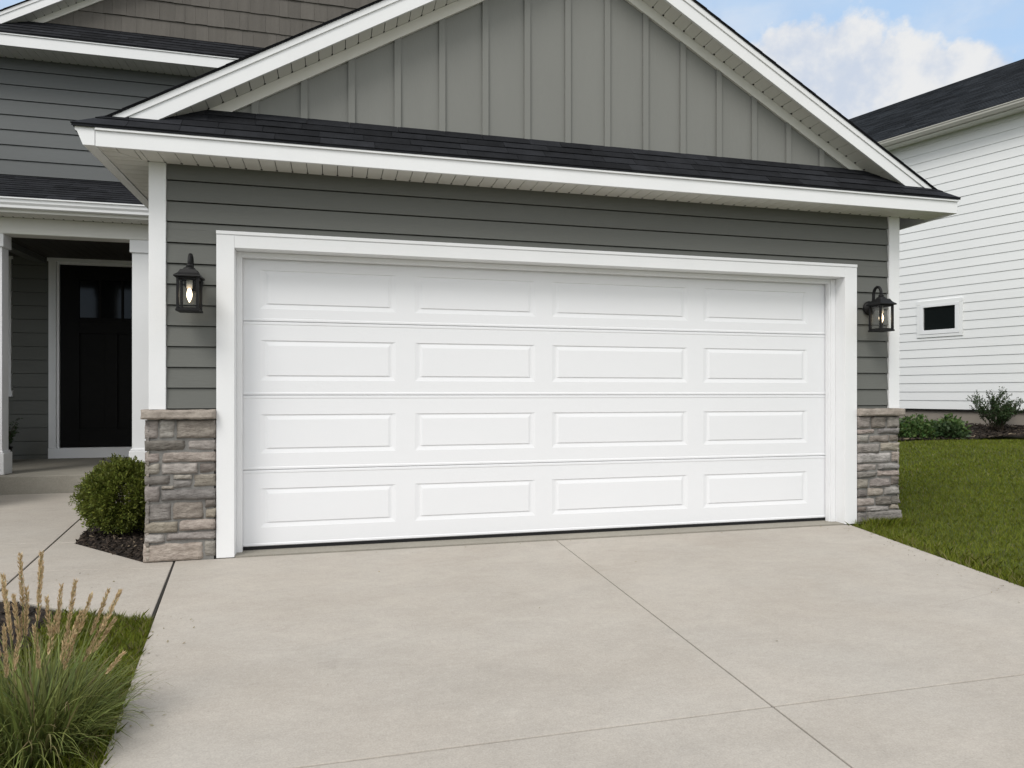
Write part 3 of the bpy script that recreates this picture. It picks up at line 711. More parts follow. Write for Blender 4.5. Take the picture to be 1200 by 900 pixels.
# invented left wing, out of view, added to keep light off the porch
mb = MB(); lap_siding(mb, (-5.0,2.6,0), (0,1,0), (1,0,0), lambda a,b: [(0,3.7)], .1, 4.4, .1955, .2545)
lap_siding(mb, (-9.0,2.6,0), (1,0,0), (0,-1,0), lambda a,b: [(0,4.0)], .1, 4.4, .1955, .2545)
mb.box(-9.0,-5.022,2.622,11.5,-.1,4.4); mb.prism([(-9.0,4.405),(-5.0,4.405),(-5.0,4.52),(-7.0,5.64),(-9.0,4.52)], 1, 2.60, 2.66); obj('shade_wing_wall', mb, M['siding'], H)
mb = MB(); mb.prism([(-9.4,4.36),(-7.0,5.7),(-4.65,4.36),(-4.65,4.46),(-7.0,5.8),(-9.4,4.46)], 1, 2.2, 11.5); obj('shade_wing_roof', mb, M['shingle'], H)

# ------------------------------------------------------------------ neighbour's house
NP = Vector((13.59,5.35,0)); NU = Vector((-.322,.947,0)).normalized(); NN = Vector((-NU.y,NU.x,0))
nb = thing('neighboring_house', 'white lap sided house next door with charcoal roof and one small dark window', 'house', (13.59,5.35,0))
mb = MB()
def spans_n(a, b):
    if a > 2.33 and b < 3.13: return [(-8,1.068),(1.982,12)]
    return [(-8,12)]
for lo, hi in ((.82,2.335),(2.335,3.115),(3.115,6.56)):
    f = (lambda a,b: [(-8,1.068),(1.982,12)]) if lo == 2.335 else (lambda a,b: [(-8,12)])
    lap_siding(mb, NP, NU, NN, f, lo, hi, .1815, .82, proud=.011, gap=.001)
o_ = NP-NN*.021
mb.hexa([o_+NU*s-NN*t+Vector((0,0,z)) for z in (.8,6.6) for s,t in ((-8,0),(12,0),(12,.05),(-8,.05))])
for s in (-8,12):      # end walls up to the gable
    e0 = NP+NU*s; pts = [e0+Vector((0,0,.8)), e0-NN*8+Vector((0,0,.8)), e0-NN*8+Vector((0,0,6.6)), e0-NN*4+Vector((0,0,8.95)), e0+Vector((0,0,6.6))]
    mb.add(pts+[p-NU*.05*(1 if s>0 else -1) for p in pts], [(0,1,2,3,4),(9,8,7,6,5),(0,5,6,1),(1,6,7,2),(2,7,8,3),(3,8,9,4),(4,9,5,0)])
obj('siding_wall', mb, M['white_vinyl'], nb)
mb = MB(); o_ = NP-NN*.03; mb.hexa([o_+NU*s-NN*t+Vector((0,0,z)) for z in (-.2,.805) for s,t in ((-7.97,0),(11.97,0),(11.97,7.9),(-7.97,7.9))]); obj('foundation', mb, M['foundation'], nb)
mb = MB(); o_ = NP; mb.hexa([o_+NU*s+NN*(.022-t)+Vector((0,0,z)) for z in (.795,.818) for s,t in ((-8,0),(12,0),(12,.05),(-8,.05))]); obj('starter_strip', mb, M['dark'], nb)
# eave: soffit, fascia, gutter
mb = MB(); mb.hexa([NP+NU*s+NN*t+Vector((0,0,z)) for z in (6.535,6.55) for s,t in ((-8.3,.36),(12.3,.36),(12.3,-.02),(-8.3,-.02))]); obj('soffit', mb, M['soffit'], nb)
def nprof(mb, pts, s0, s1):
    n_ = len(pts); vs = [NP+NU*s+NN*t+Vector((0,0,z)) for s in (s0,s1) for t,z in pts]
    mb.add(vs, [tuple(range(n_)), tuple(range(2*n_-1,n_-1,-1))]+[(i,(i+1)%n_,(i+1)%n_+n_,i+n_) for i in range(n_)])
mb = MB(); nprof(mb, [(.34,6.52),(.34,6.66),(.361,6.66),(.361,6.52)], -8.3, 12.3); obj('fascia', mb, M['gutter2'], nb)
mb = MB(); nprof(mb, [(.363,6.535),(.40,6.535),(.415,6.56),(.435,6.59),(.437,6.63),(.45,6.635),(.45,6.655),(.44,6.655),(.43,6.62),(.405,6.58),(.363,6.58)], -8.3, 12.3); obj('gutter', mb, M['gutter2'], nb)
mb = MB(); nprof(mb, [(.43,6.655),(-4.0,9.205),(-8.43,6.655),(-8.43,6.62),(-4.0,9.165),(.43,6.62)], -8.3, 12.3)
np_ = (9.205-6.655)/4.43; sl = math.hypot(1,np_)
shingles(mb, NP+NN*.44+Vector((0,0,6.657)), NU, -NN+Vector((0,0,np_)), NN*np_+Vector((0,0,1)), lambda v: (-8.3,12.3), 4.43*sl-.02, .15, .35, th=.012)
obj('roof', mb, M['shingle_far'], nb)
mb = MB()
def nbox(mb, s0, s1, t0, t1, z0, z1): mb.hexa([NP+NU*s+NN*t+Vector((0,0,z)) for z in (z0,z1) for s,t in ((s0,t1),(s1,t1),(s1,t0),(s0,t0))])
nbox(mb, 1.07,1.98,-.02,.028,2.335,2.40); nbox(mb, 1.07,1.98,-.02,.028,3.03,3.115); nbox(mb, 1.07,1.135,-.02,.0275,2.4005,3.0295); nbox(mb, 1.915,1.98,-.02,.0275,2.4005,3.0295)
nw = obj('window', mb, M['white_vinyl'], nb, bevel=.004)
mb = MB(); nbox(mb, 1.1355,1.9145,-.02,.036,2.4005,2.487); nbox(mb,1.1355,1.9145,-.02,.036,2.972,3.0295); nbox(mb,1.1355,1.215,-.02,.0355,2.4875,2.9715); nbox(mb,1.845,1.9145,-.02,.0355,2.4875,2.9715); obj('frame', mb, M['white'], nw, bevel=.004)
mb = MB(); nbox(mb, 1.2155,1.8445,-.018,-.005,2.4875,2.9715); obj('pane', mb, M['winglass'], nw)

# ------------------------------------------------------------------ wall lanterns
def lantern(name, label, loc):
    t = thing(name, label, 'wall lamp', loc, 'black lanterns beside the garage door')
    def part(n_, mb, m, par=t, bevel=0): return obj(n_, mb, m, par, bevel=bevel, local=True)
    Y0 = -.145          # lantern axis in front of the wall
    mb = MB(); mb.lathe([(.062,-.002),(.062,-.012),(.05,-.018),(.047,-.026),(.02,-.032),(.016,-.045)], (0,0,.205), 24, axis='y'); part('backplate', mb, M['metal'])
    mb = MB(); pts = [(0,-.03,.205),(0,-.05,.225),(0,-.056,.27),(0,-.058,.31)]
    for k_ in range(13):
        a_ = math.pi*(1-k_/12); pts.append((0, -.1015-.0435*(-math.cos(a_))*1.0, .315+.06*math.sin(a_)))
    pts = pts[:4]+[(0,-.1015+.0435*math.cos(math.pi*k_/12), .315+.062*math.sin(math.pi*k_/12)) for k_ in range(13)]+[(0,Y0,.30)]
    mb.tube(pts, .0125, 10); mb.lathe([(.015,0),(.022,.008),(.022,.016),(.014,.026)], (0,Y0,.283), 16); part('arm', mb, M['metal'])
    mb = MB()
    def ring(r, z): return [(-r,Y0-r,z),(r,Y0-r,z),(r,Y0+r,z),(-r,Y0+r,z)]
    prof = [(.082,.212),(.084,.218),(.082,.225),(.073,.231),(.062,.241),(.054,.254),(.049,.266)]
    vs = []; fs = []
    for r_, z_ in prof: vs += ring(r_, z_)
    for i in range(len(prof)-1):
        for k_ in range(4): fs.append((i*4+k_, i*4+(k_+1)%4, (i+1)*4+(k_+1)%4, (i+1)*4+k_))
    fs += [(3,2,1,0), tuple(range(len(prof)*4-4, len(prof)*4))]
    mb.add(vs, fs); mb.lathe([(.046,.258),(.042,.272),(.032,.283),(.018,.290)], (0,Y0,0), 20); part('lamp_cap', mb, M['metal'], bevel=.0012)
    mb = MB(); b_ = .060; r_ = .0085
    for sx in (-1,1):
        for sy in (-1,1): mb.box(sx*b_-r_, sx*b_+r_, Y0+sy*b_-r_, Y0+sy*b_+r_, .0025, .2115)
    mb.box(-.073,.073,Y0-.073,Y0+.073,-.012,.002)
    for zz_ in (.0025,):
        for s in (-1,1): mb.box(-b_+r_, b_-r_, Y0+s*b_-.005, Y0+s*b_+.005, zz_, zz_+.01); mb.box(s*b_-.005, s*b_+.005, Y0-b_+r_, Y0+b_-r_, zz_, zz_+.01)
    for s in (-1,1): mb.box(-b_+r_, b_-r_, Y0+s*b_-.005, Y0+s*b_+.005, .2, .2112); mb.box(s*b_-.005, s*b_+.005, Y0-b_+r_, Y0+b_-r_, .2, .2112)
    part('cage', mb, M['metal'], bevel=.0015)
    g = b_-.001
    for s in (-1,1):
        mb = MB(); mb.add([(-b_+r_,Y0+s*g,.012),(b_-r_,Y0+s*g,.012),(b_-r_,Y0+s*g,.2),(-b_+r_,Y0+s*g,.2)], [(0,1,2,3)]); part('pane', mb, M['glass'])
        mb = MB(); mb.add([(s*g,Y0-b_+r_,.012),(s*g,Y0+b_-r_,.012),(s*g,Y0+b_-r_,.2),(s*g,Y0-b_+r_,.2)], [(0,1,2,3)]); part('pane', mb, M['glass'])
    mb = MB(); mb.lathe([(.019,.145),(.019,.2)], (0,Y0,0), 16); so = part('lamp_socket', mb, M['socket'])
    mb = MB(); mb.lathe([(.009,.144),(.015,.125),(.0185,.105),(.016,.085),(.009,.066),(.003,.052)], (0,Y0,0), 16); o = obj('bulb', mb, M['bulb'], so, local=True)
    ld = bpy.data.lights.new('bulb_light', 'POINT'); ld.energy = .14; ld.color = (1.0,.78,.52); ld.shadow_soft_size = .02
    lo = bpy.data.objects.new('bulb_light', ld); col.objects.link(lo); lo.parent = t; lo.location = (0, Y0-.028, .10)
    return t
l1 = lantern('wall_lantern', 'lit black lantern on the narrow strip of siding nearest the front porch', (-.15, -.012, 1.700))
def copy_tree(o, parent=None):
    c = o.copy(); col.objects.link(c)
    if parent is not None: c.parent = parent
    for ch in list(o.children): copy_tree(ch, c)
    return c
l2 = copy_tree(l1); l2.location = (5.36, -.012, 1.690); l2['label'] = 'lit black lantern with a visible gooseneck arm on the siding nearest the lawn'

# ------------------------------------------------------------------ planting
def rot_to(n_):
    n_ = Vector(n_).normalized(); a_ = n_.cross(Vector((0,0,1))); 
    if a_.length < 1e-3: a_ = Vector((1,0,0))
    a_.normalize(); return a_, n_, a_.cross(n_)
def leaves(P, D, length, width, roll=None):
    """diamond leaves at points P (n,3) pointing along D (n,3)"""
    n_ = len(P); D = D/np.linalg.norm(D, axis=1, keepdims=True)
    rv = rng.normal(size=(n_,3)); S = np.cross(D, rv); S /= np.linalg.norm(S, axis=1, keepdims=True)+1e-9
    Ln = (length*rng.uniform(.6,1.3,n_))[:,None]; Wd = (width*rng.uniform(.7,1.3,n_))[:,None]
    up = np.cross(S, D)*Ln*.12
    V_ = np.stack([P, P+D*Ln*.5+S*Wd*.5+up, P+D*Ln, P+D*Ln*.5-S*Wd*.5+up], 1).reshape(-1,3)
    F_ = np.arange(n_*4).reshape(-1,4); return V_, F_
def dirs(n_):
    v_ = rng.normal(size=(n_,3)); return v_/np.linalg.norm(v_, axis=1, keepdims=True)

# mulch bed by the pier
def flat_bed(name, poly, base_z, top_z, inset=.0):
    mb = MB(); mb.prism(poly, 2, base_z, top_z); return obj(name, mb, M['mulch'])
def inside(poly, x, y):
    c_ = np.zeros(len(x), bool); n_ = len(poly)
    for i in range(n_):
        x0_, y0_ = poly[i]; x1_, y1_ = poly[(i+1)%n_]
        cond = ((y0_ > y) != (y1_ > y)) & (x < (x1_-x0_)*(y-y0_)/(y1_-y0_+1e-12)+x0_); c_ ^= cond
    return c_
def chips(name, poly, zfun, n_, size=.03, label=None):
    p = np.array(poly); X_ = rng.uniform(p[:,0].min(), p[:,0].max(), n_*3); Y_ = rng.uniform(p[:,1].min(), p[:,1].max(), n_*3)
    k_ = inside(poly, X_, Y_); X_, Y_ = X_[k_][:n_], Y_[k_][:n_]; m_ = len(X_)
    a_ = rng.uniform(0, 2*np.pi, m_); ln_ = size*rng.uniform(.4,1.6,m_); wd = size*.28*rng.uniform(.5,1.6,m_); tl = rng.normal(0,.35,m_)
    c, s = np.cos(a_), np.sin(a_); Z_ = zfun(X_, Y_)+rng.uniform(.002,.022,m_)
    dx, dy, dz = c*ln_/2, s*ln_/2, np.sin(tl)*ln_/2; ex, ey, ez = -s*wd/2, c*wd/2, rng.normal(0,.3,m_)*wd/2
    V_ = np.stack([np.stack([X_+i*dx+j*ex, Y_+i*dy+j*ey, Z_+i*dz+j*ez+ h], 1) for h in (0,-.006) for i,j in ((-1,-1),(1,-1),(1,1),(-1,1))], 1).reshape(-1,3)
    b_ = (np.arange(m_)*8)[:,None]
    F_ = np.concatenate([b_+np.array(f)[None] for f in ((0,1,2,3),(0,4,5,1),(1,5,6,2),(2,6,7,3),(3,7,4,0))], 0)
    pale_ = (rng.random(m_) < .05).astype(int)
    o = raw(name, V_, F_, [M['chip'], M['chip_pale']], None, np.concatenate([pale_]*5)); return kind(o, 'stuff')
bed1 = [(-.475,.005),(-1.138,.785),(-1.268,1.585),(-1.21,3.84),(-.45,3.84),(-.45,.02)]
kind(flat_bed('mulch_bed', bed1, -.12, -.012), 'stuff'); chips('mulch', bed1, lambda x,y: -.012+0*x, 3000)
# boxwood
def boxwood():
    t = thing('round_shrub', 'rounded bright green clipped shrub in the mulch bed beside the stone pier', 'shrub', (-.88,1.15,0))
    C0 = np.array([-.875,1.16,.295]); Rr = np.array([.335,.335,.292])
    nt_ = 760; d_ = dirs(nt_); rad = rng.uniform(.30,1.0,nt_)**.5
    lump = np.array([noise.noise(Vector(v_)*2.4)+.5*noise.noise(Vector(v_)*5.5) for v_ in d_.tolist()])
    tips = C0+d_*Rr*(rad*(1+.16*lump))[:,None]; tips[:,2] = np.maximum(tips[:,2], .06)
    per = 42
    Pp = np.repeat(tips, per, 0)+rng.normal(0,.019,(nt_*per,3)); Dd = np.repeat(d_, per, 0)*.9+dirs(nt_*per)*.8+np.array([0,0,.35])
    V1, F1 = leaves(Pp, Dd, .026, .0125)
    # stray shoots breaking the outline
    ns = 90; ds = dirs(ns); ds[:,2] = np.abs(ds[:,2])*.9-.1; st = C0+ds*Rr*1.0; 
    Ps = np.concatenate([st+ds*k_*.011+rng.normal(0,.004,(ns,3)) for k_ in range(6) for _ in range(3)]); Dss = np.concatenate([ds+dirs(ns)*.8 for _ in range(18)])
    Ps[:,2] = np.maximum(Ps[:,2], .03)
    V2, F2 = leaves(Ps, Dss, .022, .010)
    raw('foliage', np.concatenate([V1,V2]), np.concatenate([F1,F2+len(V1)]), M['leaf'], t)
    mb = MB()
    for k_ in range(26):
        dd = Vector(dirs(1)[0]); dd.z = abs(dd.z)*.8+.25; dd.normalize(); p0 = Vector((-.88,1.16,-.01)); e_ = Vector(C0)+Vector([a_*b_ for a_, b_ in zip(dd, Rr)])*.6
        mb.tube([p0, p0.lerp(e_,.4)+Vector((0,0,.03)), e_], [.008,.005,.002], 5)
    obj('branches', mb, M['twig'], t)
boxwood()

# lawn blades: stuff
def blades(name, poly, n_, zfun, h, wd, dens_pt=None, dry=.04, m=None):
    p = np.array(poly); X_ = rng.uniform(p[:,0].min(), p[:,0].max(), n_*3); Y_ = rng.uniform(p[:,1].min(), p[:,1].max(), n_*3)
    k_ = inside(poly, X_, Y_)
    if dens_pt is not None:
        dd = np.hypot(X_-dens_pt[0], Y_-dens_pt[1]); k_ &= rng.random(len(X_)) < np.clip(dens_pt[2]/dd, .12, 1)
        sc = np.clip(dd/dens_pt[2], 1, 2.2)
    else: sc = np.ones(len(X_))
    X_, Y_, sc = X_[k_], Y_[k_], sc[k_]; m_ = len(X_)
    a_ = rng.uniform(0, 2*np.pi, m_); hh = h*rng.uniform(.5,1.35,m_); ww = wd*rng.uniform(.7,1.4,m_)*sc; ln_ = hh*rng.uniform(.1,1.0,m_); b2 = a_+rng.normal(0,1.2,m_)+1.57
    Z_ = zfun(X_, Y_)-.004; c, s = np.cos(b2)*ww/2, np.sin(b2)*ww/2; lx, ly = np.cos(a_)*ln_, np.sin(a_)*ln_
    V_ = np.stack([np.stack([X_-c,Y_-s,Z_],1), np.stack([X_+c,Y_+s,Z_],1), np.stack([X_+lx*.4+c*.7,Y_+ly*.4+s*.7,Z_+hh*.62],1), np.stack([X_+lx,Y_+ly,Z_+hh],1), np.stack([X_+lx*.4-c*.7,Y_+ly*.4-s*.7,Z_+hh*.62],1)],1).reshape(-1,3)
    F_ = (np.arange(m_)*5)[:,None]+np.arange(5)[None]
    return kind(raw(name, V_, F_, [m or M['lawn'], M['straw']], None, (rng.random(m_) < dry).astype(int)), 'stuff')
lawnR = [(5.16,-.02),(4.745,-1.965),(4.2,-4.5),(9,-2.5),(14.5,3.4),(13.2,4.62),(10.76,5.36),(9.6,5.8),(6.2,4.0),(5.75,.5)]
blades('lawn', lawnR, 240000, gh, .032, .0034, (4.4,-1.5,2.6), .035)
# uneven fringe of taller grass where the mower does not reach
fr = [(5.13,-.05),(4.72,-1.965),(4.2,-4.2),(4.5,-4.2),(4.98,-1.9),(5.34,-.05)]
blades('lawn_fringe', fr, 7000, gh, .062, .004, None, .16)
blades('lawn_fringe', [(5.24,-.16),(5.72,-.16),(5.80,.5),(5.66,.5),(5.66,-.05),(5.24,-.05)], 2600, gh, .075, .004, None, .1)

# near-left lawn corner and mulch round the ornamental grass
lawnL = [(-.112,-1.31),(.066,-2.552),(.425,-5.4),(-.9,-5.4),(-.52,-2.3),(-.62,-1.06)]
blades('lawn', lawnL, 30000, gh, .045, .0035, None, .14)
blades('lawn_fringe', [(-.15,-1.31),(-.105,-1.31),(.072,-2.55),(.43,-5.4),(.36,-5.4),(.02,-2.55)], 2600, gh, .05, .0035, None, .35)
bed2 = [(-.60,-1.07),(-.913,-.82),(-1.35,-.65),(-2.2,-.53),(-3.2,-.5),(-3.2,-4.5),(-.5,-4.5),(-.40,-2.3)]
kind(flat_bed('mulch_bed', bed2, -.12, -.012), 'stuff'); chips('mulch', bed2, lambda x,y: -.012+0*x, 5000, .035)

def ornamental_grass():
    cx, cy = -.165, -2.64
    t = thing('ornamental_grass', 'clump of arching green ornamental grass with tan seed heads at the driveway edge', 'plant', (cx,cy,-.045))
    nB = 1350; seg = 8
    az = rng.uniform(0, 2*np.pi, nB); r0 = .15*np.sqrt(rng.random(nB)); bx = cx+np.cos(az)*r0+rng.normal(0,.02,nB); by = cy+np.sin(az)*r0+rng.normal(0,.02,nB)
    az2 = az+rng.normal(0,.5,nB); toward = np.clip(np.cos(az2),0,1); Ln = rng.uniform(.24,.48,nB)*(1-.26*toward); lean = rng.uniform(.05,.55,nB)+.55*r0/.15*rng.random(nB); droop = rng.uniform(.5,2.1,nB)
    wd = rng.uniform(.0035,.0082,nB); pos = np.stack([bx,by,np.full(nB,-.04)],1); th_ = lean.copy(); rows = []
    tw = rng.normal(0,.5,nB)
    for k_ in range(seg+1):
        f = k_/seg; wv = wd*(1-f**2.2)+.0003; side = np.stack([-np.sin(az2+tw),np.cos(az2+tw),np.zeros(nB)],1)*wv[:,None]/2*2
        rows.append(pos-side/2); rows.append(pos+side/2)
        st = Ln/seg; pos = pos+np.stack([np.sin(th_)*np.cos(az2),np.sin(th_)*np.sin(az2),np.cos(th_)],1)*st[:,None]; pos[:,2] = np.maximum(pos[:,2], .004)
        th_ = th_+droop/seg*(.3+1.6*f); az2 = az2+rng.normal(0,.03,nB)
    V_ = np.stack(rows,1).reshape(-1,3); b_ = (np.arange(nB)*(2*seg+2))[:,None]
    F_ = np.concatenate([b_+np.array([2*k_,2*k_+1,2*k_+3,2*k_+2])[None] for k_ in range(seg)],0)
    dryb = (rng.random(nB) < .07).astype(int)
    raw('blades', V_, F_, [M['blade'], M['straw']], t, np.concatenate([dryb]*seg))
    # flowering stalks, each with its seed head
    heads = [(-0.214,0.608,0.168),(-0.249,0.554,0.194),(-0.261,0.505,0.178),(-0.148,0.612,0.162),(-0.155,0.57,0.181),(-0.234,0.475,0.145),(-0.195,0.5,0.162),(-0.093,0.499,0.155),(-0.05,0.513,0.162),(-0.125,0.467,0.129),(0.006,0.472,0.136),(0.042,0.469,0.149),(0.089,0.475,0.142),(0.073,0.384,0.129),(0.091,0.258,0.084),(0.009,0.32,0.097),(-0.212,0.406,0.178),(-0.075,0.356,0.11),(-0.027,0.414,0.129),(-0.17,0.372,0.145),(-0.11,0.404,0.129),(-0.256,0.379,0.162),(0.032,0.375,0.123),(-0.05,0.334,0.116),(-0.31,0.55,0.17),(-0.33,0.47,0.16),(-0.29,0.42,0.14)]
    for hx, hz, hl in heads:
        mb = MB(); bx_ = cx+(hx-cx)*.35+random.gauss(0,.02); by_ = cy+random.uniform(-.06,.08); ty = -2.6+random.uniform(-.03,.03)
        p0, p2 = Vector((bx_,by_,-.03)), Vector((hx, ty, hz)); p1 = p0.lerp(p2,.6)+Vector((-(p2.x-p0.x)*.22,0,.02))
        pts = [p0.lerp(p1,s/5).lerp(p1.lerp(p2,s/5),s/5) for s in range(6)]
        mb.tube(pts, [.0013]*5+[.0008], 4); st = obj('flower_stalk', mb, M['blade'], t)
        tip = p2; axis = (pts[-1]-pts[-3]).normalized(); nS = int(1500*hl)
        s_ = rng.random(nS); env = .0095*np.sin(np.pi*np.clip(s_*.88+.08,0,1))**.7
        base = np.array(tip)[None]-np.array(axis)[None]*(hl*(1-s_))[:,None]*1.0
        a_, n_, b2 = rot_to(axis); q = rng.uniform(0,2*np.pi,nS); rad = np.array(a_)[None]*np.cos(q)[:,None]+np.array(b2)[None]*np.sin(q)[:,None]
        V1, F1 = leaves(base+rad*(env*.35*rng.random(nS))[:,None], np.array(axis)[None]*1.0+rad*.42, .016, .0034)
        so = raw('seed_head', V1, F1, M['plume'], t)
ornamental_grass()

# bed along the neighbour's wall
def nbxy(s, t): p = NP+NU*s+NN*t; return (p.x, p.y)
edge = [(14.9,4.05),(12.84,4.73),(11.89,5.08),(10.74,5.38),(9.6,5.72),(8.9,7.4)]
bed3 = edge+[nbxy(7,-.02), nbxy(-3.2,-.02)]
zb = lambda x, y: .30+.22*np.clip(1-(((x-NP.x)*NN.x+(y-NP.y)*NN.y))/1.6, 0, 1)
mb = MB(); n1 = 24
for k_ in range(n1):
    pass
gx, gy = np.meshgrid(np.linspace(7.5,15.5,60), np.linspace(3.4,13,72)); kk = inside(bed3, gx.ravel(), gy.ravel()).reshape(gx.shape)
gz = zb(gx, gy)+.0; gz = np.where(kk, gz, .2)
nzv = np.array([noise.noise(Vector((a_*3,b_*3,0)))*.025 for a_, b_ in zip(gx.ravel(), gy.ravel())]).reshape(gx.shape); gz = gz+nzv
V_ = np.stack([gx.ravel(),gy.ravel(),gz.ravel()],1); ii, jj = np.meshgrid(np.arange(59), np.arange(71)); a = (jj*60+ii).ravel(); F_ = np.stack([a,a+1,a+61,a+60],1)
keep = kk.ravel()[F_].all(1); kind(raw('mulch_bed', V_, F_[keep], M['mulch']), 'stuff')
chips('mulch', bed3, lambda x,y: zb(x,y)+.01, 7000, .06)

def leafy_plant(name, label, cat, x, y, h, r, n_, m, group=None, leaf=(.075,.05), stems=True):
    z0 = float(zb(np.array([x]),np.array([y]))[0]); t = thing(name, label, cat, (x,y,z0), group)
    d_ = dirs(n_); d_[:,2] = np.abs(d_[:,2]); rad = rng.uniform(.35,1,n_)**.6
    lump = np.array([1+.28*noise.noise(Vector(v_)*2.6+Vector((x*5,y*5,0))) for v_ in d_.tolist()])
    P_ = np.array([x,y,z0])+d_*np.array([r,r,h])*(rad*lump)[:,None]; P_[:,2] += .02
    V1, F1 = leaves(P_, d_*.7+dirs(n_)*.8+np.array([0,0,.15]), leaf[0], leaf[1])
    raw('foliage', V1, F1, m, t)
    if stems:
        mb = MB()
        for k_ in range(10):
            dd = Vector(dirs(1)[0]); dd.z = abs(dd.z)+.3; e_ = Vector((x,y,z0))+Vector((dd.x*r*.7,dd.y*r*.7,dd.z*h*.6)); mb.tube([(x,y,z0-.02), Vector((x,y,z0)).lerp(e_,.5), e_], [.006,.005,.003], 4)
        obj('stems', mb, M['twig'], t)
    return t
low = [(10.95,5.75,.34,.30,'broad leafed green plant beside the stone pier, nearest it in the bed next door'),(11.25,6.15,.42,.36,'tallest pale leaved plant against the tan foundation next door'),(11.38,5.62,.30,.30,'low dark leafed plant at the lawn edge, second from the stone pier'),
       (11.72,5.95,.40,.36,'dense green plant in front of the tan foundation, below the small window'),(11.85,5.42,.28,.30,'low spreading plant at the lawn edge beside the bare mulch'),(12.12,5.62,.36,.30,'last leafy plant of the row, beside the bare mulch next door'),(10.55,6.3,.4,.36,'green plant next door mostly hidden behind the stone pier')]
for x, y, h, r, lab in low: leafy_plant('bed_plant', lab, 'plant', x, y, h*.95, r, 620, M['leafbed'] if random.random() < .6 else M['leafdark'], 'leafy plants in the bed next door')
def open_shrub():
    x, y = 12.95, 5.38; z0 = float(zb(np.array([x]),np.array([y]))[0]); t = thing('open_shrub', 'twiggy dark green shrub with open branches in front of the white house', 'shrub', (x,y,z0))
    mb = MB(); P_ = []; D_ = []
    def grow(p, dd, ln_, r_, dep):
        e_ = p+dd*ln_; mid = p.lerp(e_,.5)+Vector((random.gauss(0,.012),random.gauss(0,.012),0)); mb.tube([p, mid, e_], [r_, r_*.8, r_*.6], 4)
        k_ = int(ln_/.012)
        for i in range(k_):
            if dep >= 1 or i > k_*.5:
                P_.append(p.lerp(e_, i/k_)+Vector((random.gauss(0,.008),random.gauss(0,.008),random.gauss(0,.008)))); D_.append(dd*.5+Vector(dirs(1)[0]))
        if dep < 3:
            for c_ in range(random.choice((2,3)) if dep else 3):
                nd = (dd+Vector(dirs(1)[0])*.55+Vector((0,0,.12))).normalized(); grow(p.lerp(e_, random.uniform(.55,1)), nd, ln_*random.uniform(.55,.85), r_*.6, dep+1)
    for k_ in range(19):
        dd = Vector((random.gauss(0,.5),random.gauss(0,.5),1.25)).normalized(); grow(Vector((x+random.gauss(0,.06),y+random.gauss(0,.06),z0-.02)), dd, random.uniform(.22,.40), .008, 0)
    obj('branches', mb, M['twig'], t)
    V1, F1 = leaves(np.array(P_), np.array([list(v_) for v_ in D_]), .034, .020); raw('foliage', V1, F1, M['leafdark'], t)
open_shrub()
def porch_plant():
    x, y = -3.56, 5.6; t = thing('potted_shrub', 'small dark leafy shrub in a pot behind the porch column', 'plant', (x,y,.2))
    mb = MB(); mb.lathe([(.09,.0),(.11,.10),(.125,.20),(.135,.205),(.135,.22),(.115,.222),(.105,.19)], (x,y,.203), 20); obj('pot', mb, M['metal'], t)
    P_ = []; D_ = []; mb = MB()
    for k_ in range(26):
        dd = Vector((random.gauss(.22,.32),random.gauss(0,.4),1)).normalized(); ln_ = random.uniform(.25,.55); p0 = Vector((x+random.gauss(0,.03),y+random.gauss(0,.03),.39)); e_ = p0+dd*ln_+Vector((0,0,-.05))
        mb.tube([p0, p0.lerp(e_,.5)+Vector((0,0,.03)), e_], [.004,.003,.001], 4)
        for i in range(34): P_.append(list(p0.lerp(e_, random.uniform(.1,1))+Vector(dirs(1)[0])*.025)); D_.append(list(dd*.6+Vector(dirs(1)[0])))
    obj('branches', mb, M['twig'], t); V1, F1 = leaves(np.array(P_), np.array(D_), .035, .016); raw('foliage', V1, F1, M['leafdark'], t)
porch_plant()
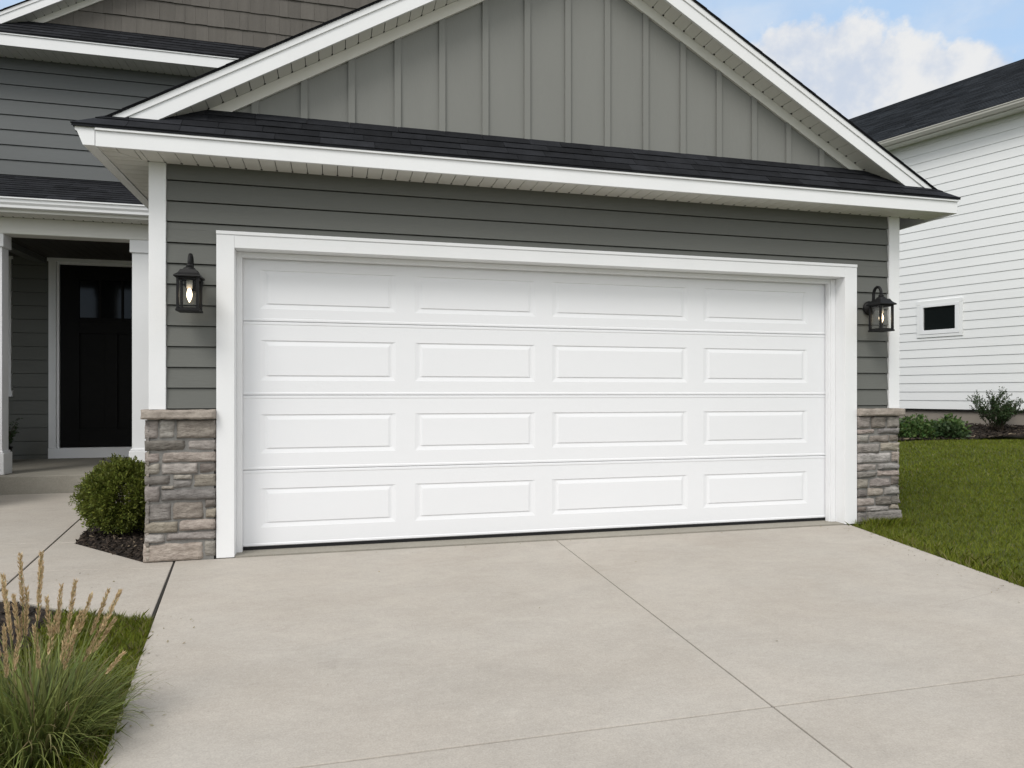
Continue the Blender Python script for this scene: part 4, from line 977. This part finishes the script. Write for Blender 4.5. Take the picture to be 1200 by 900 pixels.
# unseen shrub, added left of the view to darken the porch step
def shade_shrub():
    x, y = -3.32, 2.98; t = thing('added_tall_shrub', 'tall dark shrub added out of view to shade the porch step', 'shrub', (x,y,-.02))
    n_ = 5200; d_ = dirs(n_); rad = rng.uniform(.2,1,n_)**.5
    P_ = np.array([x,y,.72])+d_*np.array([.62,.62,.72])*rad[:,None]; P_[:,2] = np.maximum(P_[:,2], .02)
    V1, F1 = leaves(P_, d_*.8+dirs(n_)*.8, .06, .03); raw('foliage', V1, F1, M['leafdark'], t)
    mb = MB()
    for k_ in range(9):
        dd = Vector(dirs(1)[0]); e_ = Vector((x+dd.x*.4,y+dd.y*.4,.7+abs(dd.z)*.6)); mb.tube([(x,y,-.03), Vector((x,y,0)).lerp(e_,.5), e_], [.018,.012,.004], 5)
    obj('branches', mb, M['twig'], t)
shade_shrub()

# clippings and bits of dry leaf blown on to the concrete
def litter(name, pts, size):
    V_ = []; F_ = []
    for (x, y, z) in pts:
        a_ = random.uniform(0, 6.28); l_ = size*random.uniform(.4,1.5); w_ = l_*random.uniform(.12,.35); c_, s_ = math.cos(a_), math.sin(a_); k_ = len(V_)
        V_ += [(x-c_*l_/2, y-s_*l_/2, z+.002), (x+s_*w_, y-c_*w_, z+.004), (x+c_*l_/2, y+s_*l_/2, z+.003+random.random()*.006), (x-s_*w_, y+c_*w_, z+.004)]; F_.append((k_,k_+1,k_+2,k_+3))
    kind(raw(name, np.array(V_), np.array(F_), [M['straw'], M['chip']], None, [int(random.random() < .12) for _ in F_]), 'stuff')
P_ = []
for k_ in range(90):
    t_ = random.random()**1.3; xr = 5.10-(5.10-4.4)*t_; P_.append((xr-abs(random.gauss(0,.13))-.02, -.15-t_*3.2, 0.0))
for k_ in range(9): P_.append((random.uniform(.6,4.8), random.uniform(-3.2,-.05), 0.0))
for k_ in range(30): P_.append((random.uniform(.2,5.0), -.06-abs(random.gauss(0,.05)), 0.0))
for k_ in range(40):
    t_ = random.random(); P_.append((-.09+.15*t_+abs(random.gauss(0,.09)), -1.3-1.3*t_, 0.0))
for k_ in range(25): P_.append((random.uniform(-1.25,-.5), random.uniform(.2,.7)-.75-random.random()*.3, -.002))
litter('leaf_litter', P_, .013)
